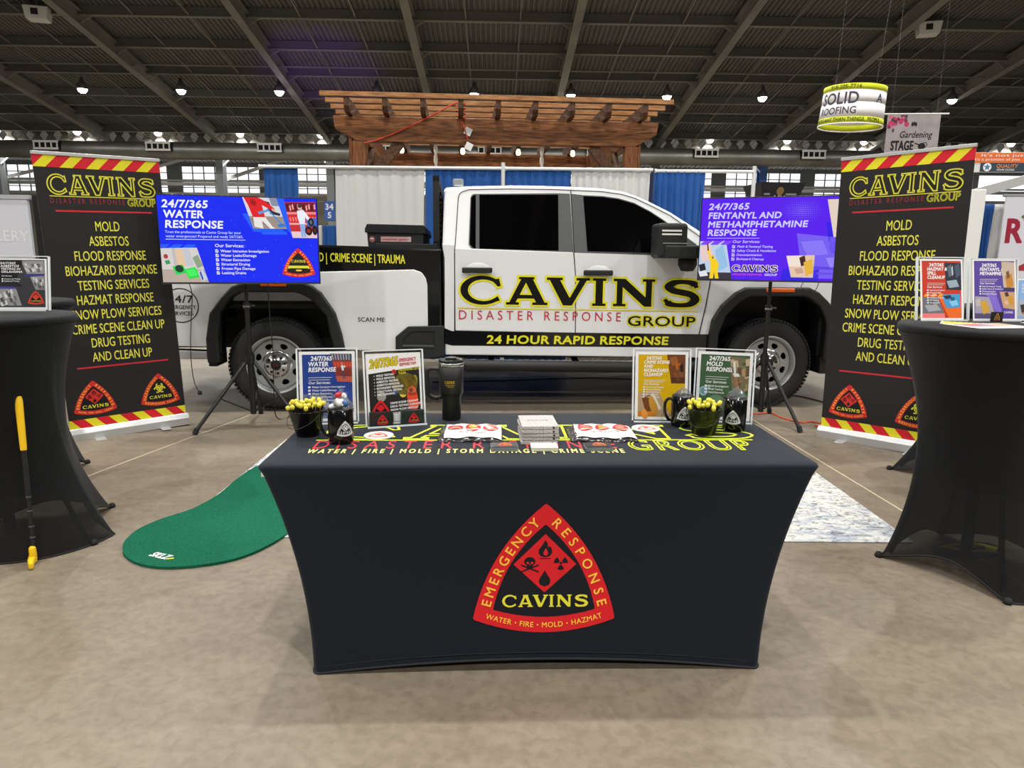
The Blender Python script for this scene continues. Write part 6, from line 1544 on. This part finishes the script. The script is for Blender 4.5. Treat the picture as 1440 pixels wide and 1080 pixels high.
mb = MB(); mb.box(-.028, .028, -.003, .003, 0, .047); mb.build('card_stack', m_card, t); S = Sheet(); S.line([(-.012, .008), (-.010, .022), (0, .040), (.010, .022), (.012, .008)], .003, (206, 140, 60), 1); S.line([(-.006, .008), (0, .026), (.006, .008)], .0025, (206, 140, 60), 1); S.build('print', front_map(-.003, .0003, .0003), t)
S = Sheet(); S.rect(0, 0, .24, .20, WHT, 0); S.rect(.006, .008, .234, .194, (140, 176, 222), 1)
for i, q in enumerate(('SNOW PLOW', 'SERVICES', 'OKLAHOMA')): S.text(q, .022, .165 - .016 * i, .010, WHT, 3, b=2)
pic(S, [(.006, .10), (.12, .10), (.12, .02), (.006, .02)], (170, 182, 196), [('q', .1, .2, .4, .6, (60, 50, 50), 1), ('q', .5, .1, .4, .5, (40, 60, 110), 1), ('r', .2, .75, .5, .12, (206, 110, 50), 2)], 2); pic(S, [(.125, .10), (.234, .10), (.234, .02), (.125, .02)], (120, 160, 210), [('q', .2, .2, .5, .5, (60, 90, 150), 1)], 2)
t = thing('flyer', 'pale blue framed flyer standing behind the purple brochure, cut by the frame edge', 'flyer', (2.49, 3.30, HR + .0015), R(-4))
M4 = Matrix.Translation((-.06, 0, .0)) @ Matrix.Rotation(R(-8), 4, 'X')
mb = MB(); mb.box(0, .24, 0, .004, 0, .20, 0, M4); mb.build('board', m_paper, t); mb = MB(); mb.bar((.06, .02, .14), (.06, .09, .003), .04, .003); mb.build('easel_back', m_paper, t); S.build('print', lambda u, v, l: M4 @ Vector((u, -.0006 - .0004 * l, v)), t)
def sheet_flat(loc, rz, w, h, label, fill):
    t = thing('leaflet', label, 'leaflet', loc, rz, None)
    mb = MB(); mb.box(0, w, 0, h, 0, .0015); mb.build('paper', m_paper, t); S = Sheet(); fill(S, w, h); S.build('print', plane_map((0, 0, .0015), (1, 0, 0), (0, 1, 0), (0, 0, 1), .0002, .0002), t)
def f1(S, w, h):
    S.rect(.006, .006, w - .006, h - .006, (214, 206, 50), 1)
    for i in range(9): S.poly([(.01 + .022 * i, h - .03), (.02 + .022 * i, h - .03), (.03 + .022 * i, h - .01), (.02 + .022 * i, h - .01)], (40, 36, 30), 2)
    S.rect(w * .55, .02, w - .01, h - .04, (196, 110, 60), 2); S.rect(.02, .02, w * .5, .08, (180, 180, 50), 2)
def f2(S, w, h):
    S.rect(.006, .006, w - .006, h - .006, (206, 202, 200), 1); S.rect(.02, h * .35, w * .6, h - .02, (150, 120, 132), 2); S.ell(w * .3, h * .65, .03, .04, (180, 90, 100), 3); S.rect(.02, .02, w - .02, h * .25, (170, 168, 170), 2); S.rect(w * .65, h * .4, w - .02, h - .03, (184, 150, 120), 2)
sheet_flat((1.94, 3.10, HR + .0015), R(-34), .215, .14, 'yellow and black printed leaflet lying flat below the red brochure', f1)
sheet_flat((1.96, 2.86, HR + .0032), R(10), .29, .20, 'white and grey printed leaflet lying nearest the table edge below the purple brochure', f2)
sheet_flat((2.30, 2.96, HR + .0048), R(-12), .14, .19, 'white leaflet lying at the right rim of the brochure table', lambda S, w, h: S.rect(.008, .008, w - .008, h - .008, (220, 218, 214), 1))

# ================================================================ things on the floor
rug_m = bpy.data.materials.new('distressed_rug'); rug_m.use_nodes = True; nt = rug_m.node_tree; b = nt.nodes['Principled BSDF']; b.inputs['Roughness'].default_value = .95; b.inputs['Specular IOR Level'].default_value = .1
tc = nt.nodes.new('ShaderNodeTexCoord')
def rn(sc, st, p0, c0, p1, c1, dist=1.):
    mp = nt.nodes.new('ShaderNodeMapping'); mp.inputs['Scale'].default_value = st; n = nt.nodes.new('ShaderNodeTexNoise'); n.inputs['Scale'].default_value = sc; n.inputs['Detail'].default_value = 9; n.inputs['Roughness'].default_value = .72; n.inputs['Distortion'].default_value = dist
    r = nt.nodes.new('ShaderNodeValToRGB'); r.color_ramp.elements[0].position = p0; r.color_ramp.elements[1].position = p1; r.color_ramp.elements[0].color = rgb(c0); r.color_ramp.elements[1].color = rgb(c1)
    nt.links.new(tc.outputs['Object'], mp.inputs[0]); nt.links.new(mp.outputs[0], n.inputs[0]); nt.links.new(n.outputs[0], r.inputs[0]); return r
a_ = rn(2.6, (1, 2.2, 1), .43, (168, 174, 182), .55, (212, 208, 198)); b_ = rn(26, (1, 1.7, 1), .40, (116, 122, 132), .50, (255, 255, 255), .8); c_ = rn(5, (1, 1.8, 1), .36, (118, 122, 130), .43, (255, 255, 255), 1.2)
x_ = nt.nodes.new('ShaderNodeMix'); x_.data_type = 'RGBA'; x_.blend_type = 'MULTIPLY'; x_.inputs[0].default_value = .8; nt.links.new(a_.outputs[0], x_.inputs[6]); nt.links.new(b_.outputs[0], x_.inputs[7])
y_ = nt.nodes.new('ShaderNodeMix'); y_.data_type = 'RGBA'; y_.blend_type = 'MULTIPLY'; y_.inputs[0].default_value = .6; nt.links.new(x_.outputs[2], y_.inputs[6]); nt.links.new(c_.outputs[0], y_.inputs[7]); nt.links.new(y_.outputs[2], b.inputs['Base Color'])
o = MB().box(-1.74, 2.035, 3.24, 5.1, 0.0, .007).build('area_rug', [rug_m], bevel=.003); tag(o, 'white and blue-grey distressed rug on the floor behind the table', 'rug')

mat_pts = [(-1.87, 3.09), (-1.905, 3.19), (-1.91, 3.32), (-1.86, 3.46), (-1.77, 3.60), (-1.725, 3.84), (-1.73, 4.10), (-1.71, 4.36), (-1.62, 4.52), (-1.45, 4.62), (-1.22, 4.58), (-1.05, 4.42), (-.96, 4.15), (-.95, 3.85), (-1.0, 3.55), (-1.07, 3.38), (-1.13, 3.27), (-1.17, 3.15), (-1.23, 3.03), (-1.31, 2.95), (-1.45, 2.89), (-1.59, 2.88), (-1.71, 2.92), (-1.81, 3.0)]
sm = []
n = len(mat_pts)
for i in range(n):
    P = [mat_pts[(i + k - 1) % n] for k in range(4)]
    for k in range(4):
        t = k / 4; sm.append(tuple(.5 * ((2 * P[1][j]) + (P[2][j] - P[0][j]) * t + (2 * P[0][j] - 5 * P[1][j] + 4 * P[2][j] - P[3][j]) * t * t + (3 * P[1][j] - P[0][j] - 3 * P[2][j] + P[3][j]) * t ** 3) for j in (0, 1)))
sm = sm[::-1]
t = thing('putting_mat', 'green bean-shaped putting mat beside the table, partly over the rug', 'putting mat', (-1.45, 3.5, 0))
mb = MB(); mb.prism(sm, lambda x, y: (x + 1.45, y - 3.5, .0135), lambda x, y: (x + 1.45, y - 3.5, .0075 if False else 0.001)); mb.build('turf', mat('putting_turf', (28, 104, 78), .95, spec=.1, noise=(130, (20, 84, 62), .35, .65), bump=(400, .4)), t)
S = Sheet(); S.text('SKLZ', 0, 0, .042, WHT, 1, w=.105, b=2, sl=.2); S.seg((.112, .008), (.128, .02), .012, (200, 206, 60), 1); S.build('logo', plane_map((-1.695 + 1.45, 2.992 - 3.5, .0135), (.93, -.36, 0), (.36, .93, 0), (0, 0, 1), .0004, .0006), t)

t = thing('putter', 'short putter with yellow grip and yellow head leaning against the left cocktail table', 'golf putter', (-2.195, 2.90, 0), R(0))
A = Vector((.006, .04, .045)); B = Vector((-.035, .118, .765)); d = B - A
m_yel = mat('putter_yellow', (236, 190, 20), .45); m_shaft = mat('shaft_black', (24, 24, 25), .4)
P_ = lambda q: A + d * q
mb = MB(); mb.tube([P_(.66), P_(.68), P_(.98), P_(1.0)], [.0125, .0135, .0165, .0155], 14); mb.build('grip', m_yel, t)
mb = MB(); mb.tube([P_(.0), P_(.37)], .0085, 10); mb.tube([P_(.35), P_(.665)], .0112, 10); mb.build('shaft', m_shaft, t)
mb = MB()
for q in (.10, .17, .27, .36): mb.cyl(P_(q), P_(q + .008), .0118, n=10)
mb.build('shaft_rings', mat('ring_grey', (96, 98, 100), .4, .5), t)
mb = MB(); mb.prism([(-.020, -.075), (.014, -.080), (.026, -.02), (.045, .005), (.050, .050), (.030, .075), (.010, .062), (-.010, .030), (-.022, -.02)], lambda x, y: (x * .55 * .8 - y * .6, x * .55 * .6 + y * .8 + .02, .002), lambda x, y: (x * .55 * .8 - y * .6, x * .55 * .6 + y * .8 + .02, .036)); mb.lathe([(0, 0), (.016, 0), (.014, .05), (0, .052)], 12, T=Matrix.Translation((.004, .034, .03))); mb.build('head', m_yel, t, bevel=.009, seg=3)

t = thing('printed_bag', 'yellow and black printed bag lying on the floor under the brochure table', 'bag', (2.24, 3.14, 0), R(4))
mb = MB(); mb.prism([(-.19, -.06), (-.05, -.09), (.14, -.06), (.20, .0), (.16, .08), (-.02, .10), (-.16, .05)], lambda x, y: (x, y, .001), lambda x, y: (x * .9, y * .85, .022)); mb.build('bag_body', mat('bag_black', (20, 20, 20), .35), t, bevel=.008)
S = Sheet(); S.poly([(-.15, .02), (-.03, -.05), (.10, -.05), (.15, .0), (.10, .05), (-.02, .065)], (214, 206, 40), 1); S.poly([(-.07, .015), (0, -.025), (.07, -.02), (.09, .01), (.04, .035)], (24, 24, 22), 2); S.poly([(-.01, .012), (.02, -.005), (.05, .005), (.03, .02)], (214, 206, 40), 3); S.build('print', plane_map((0, 0, .0225), (1, 0, 0), (0, 1, 0), (0, 0, 1), .0005, .0006), t)
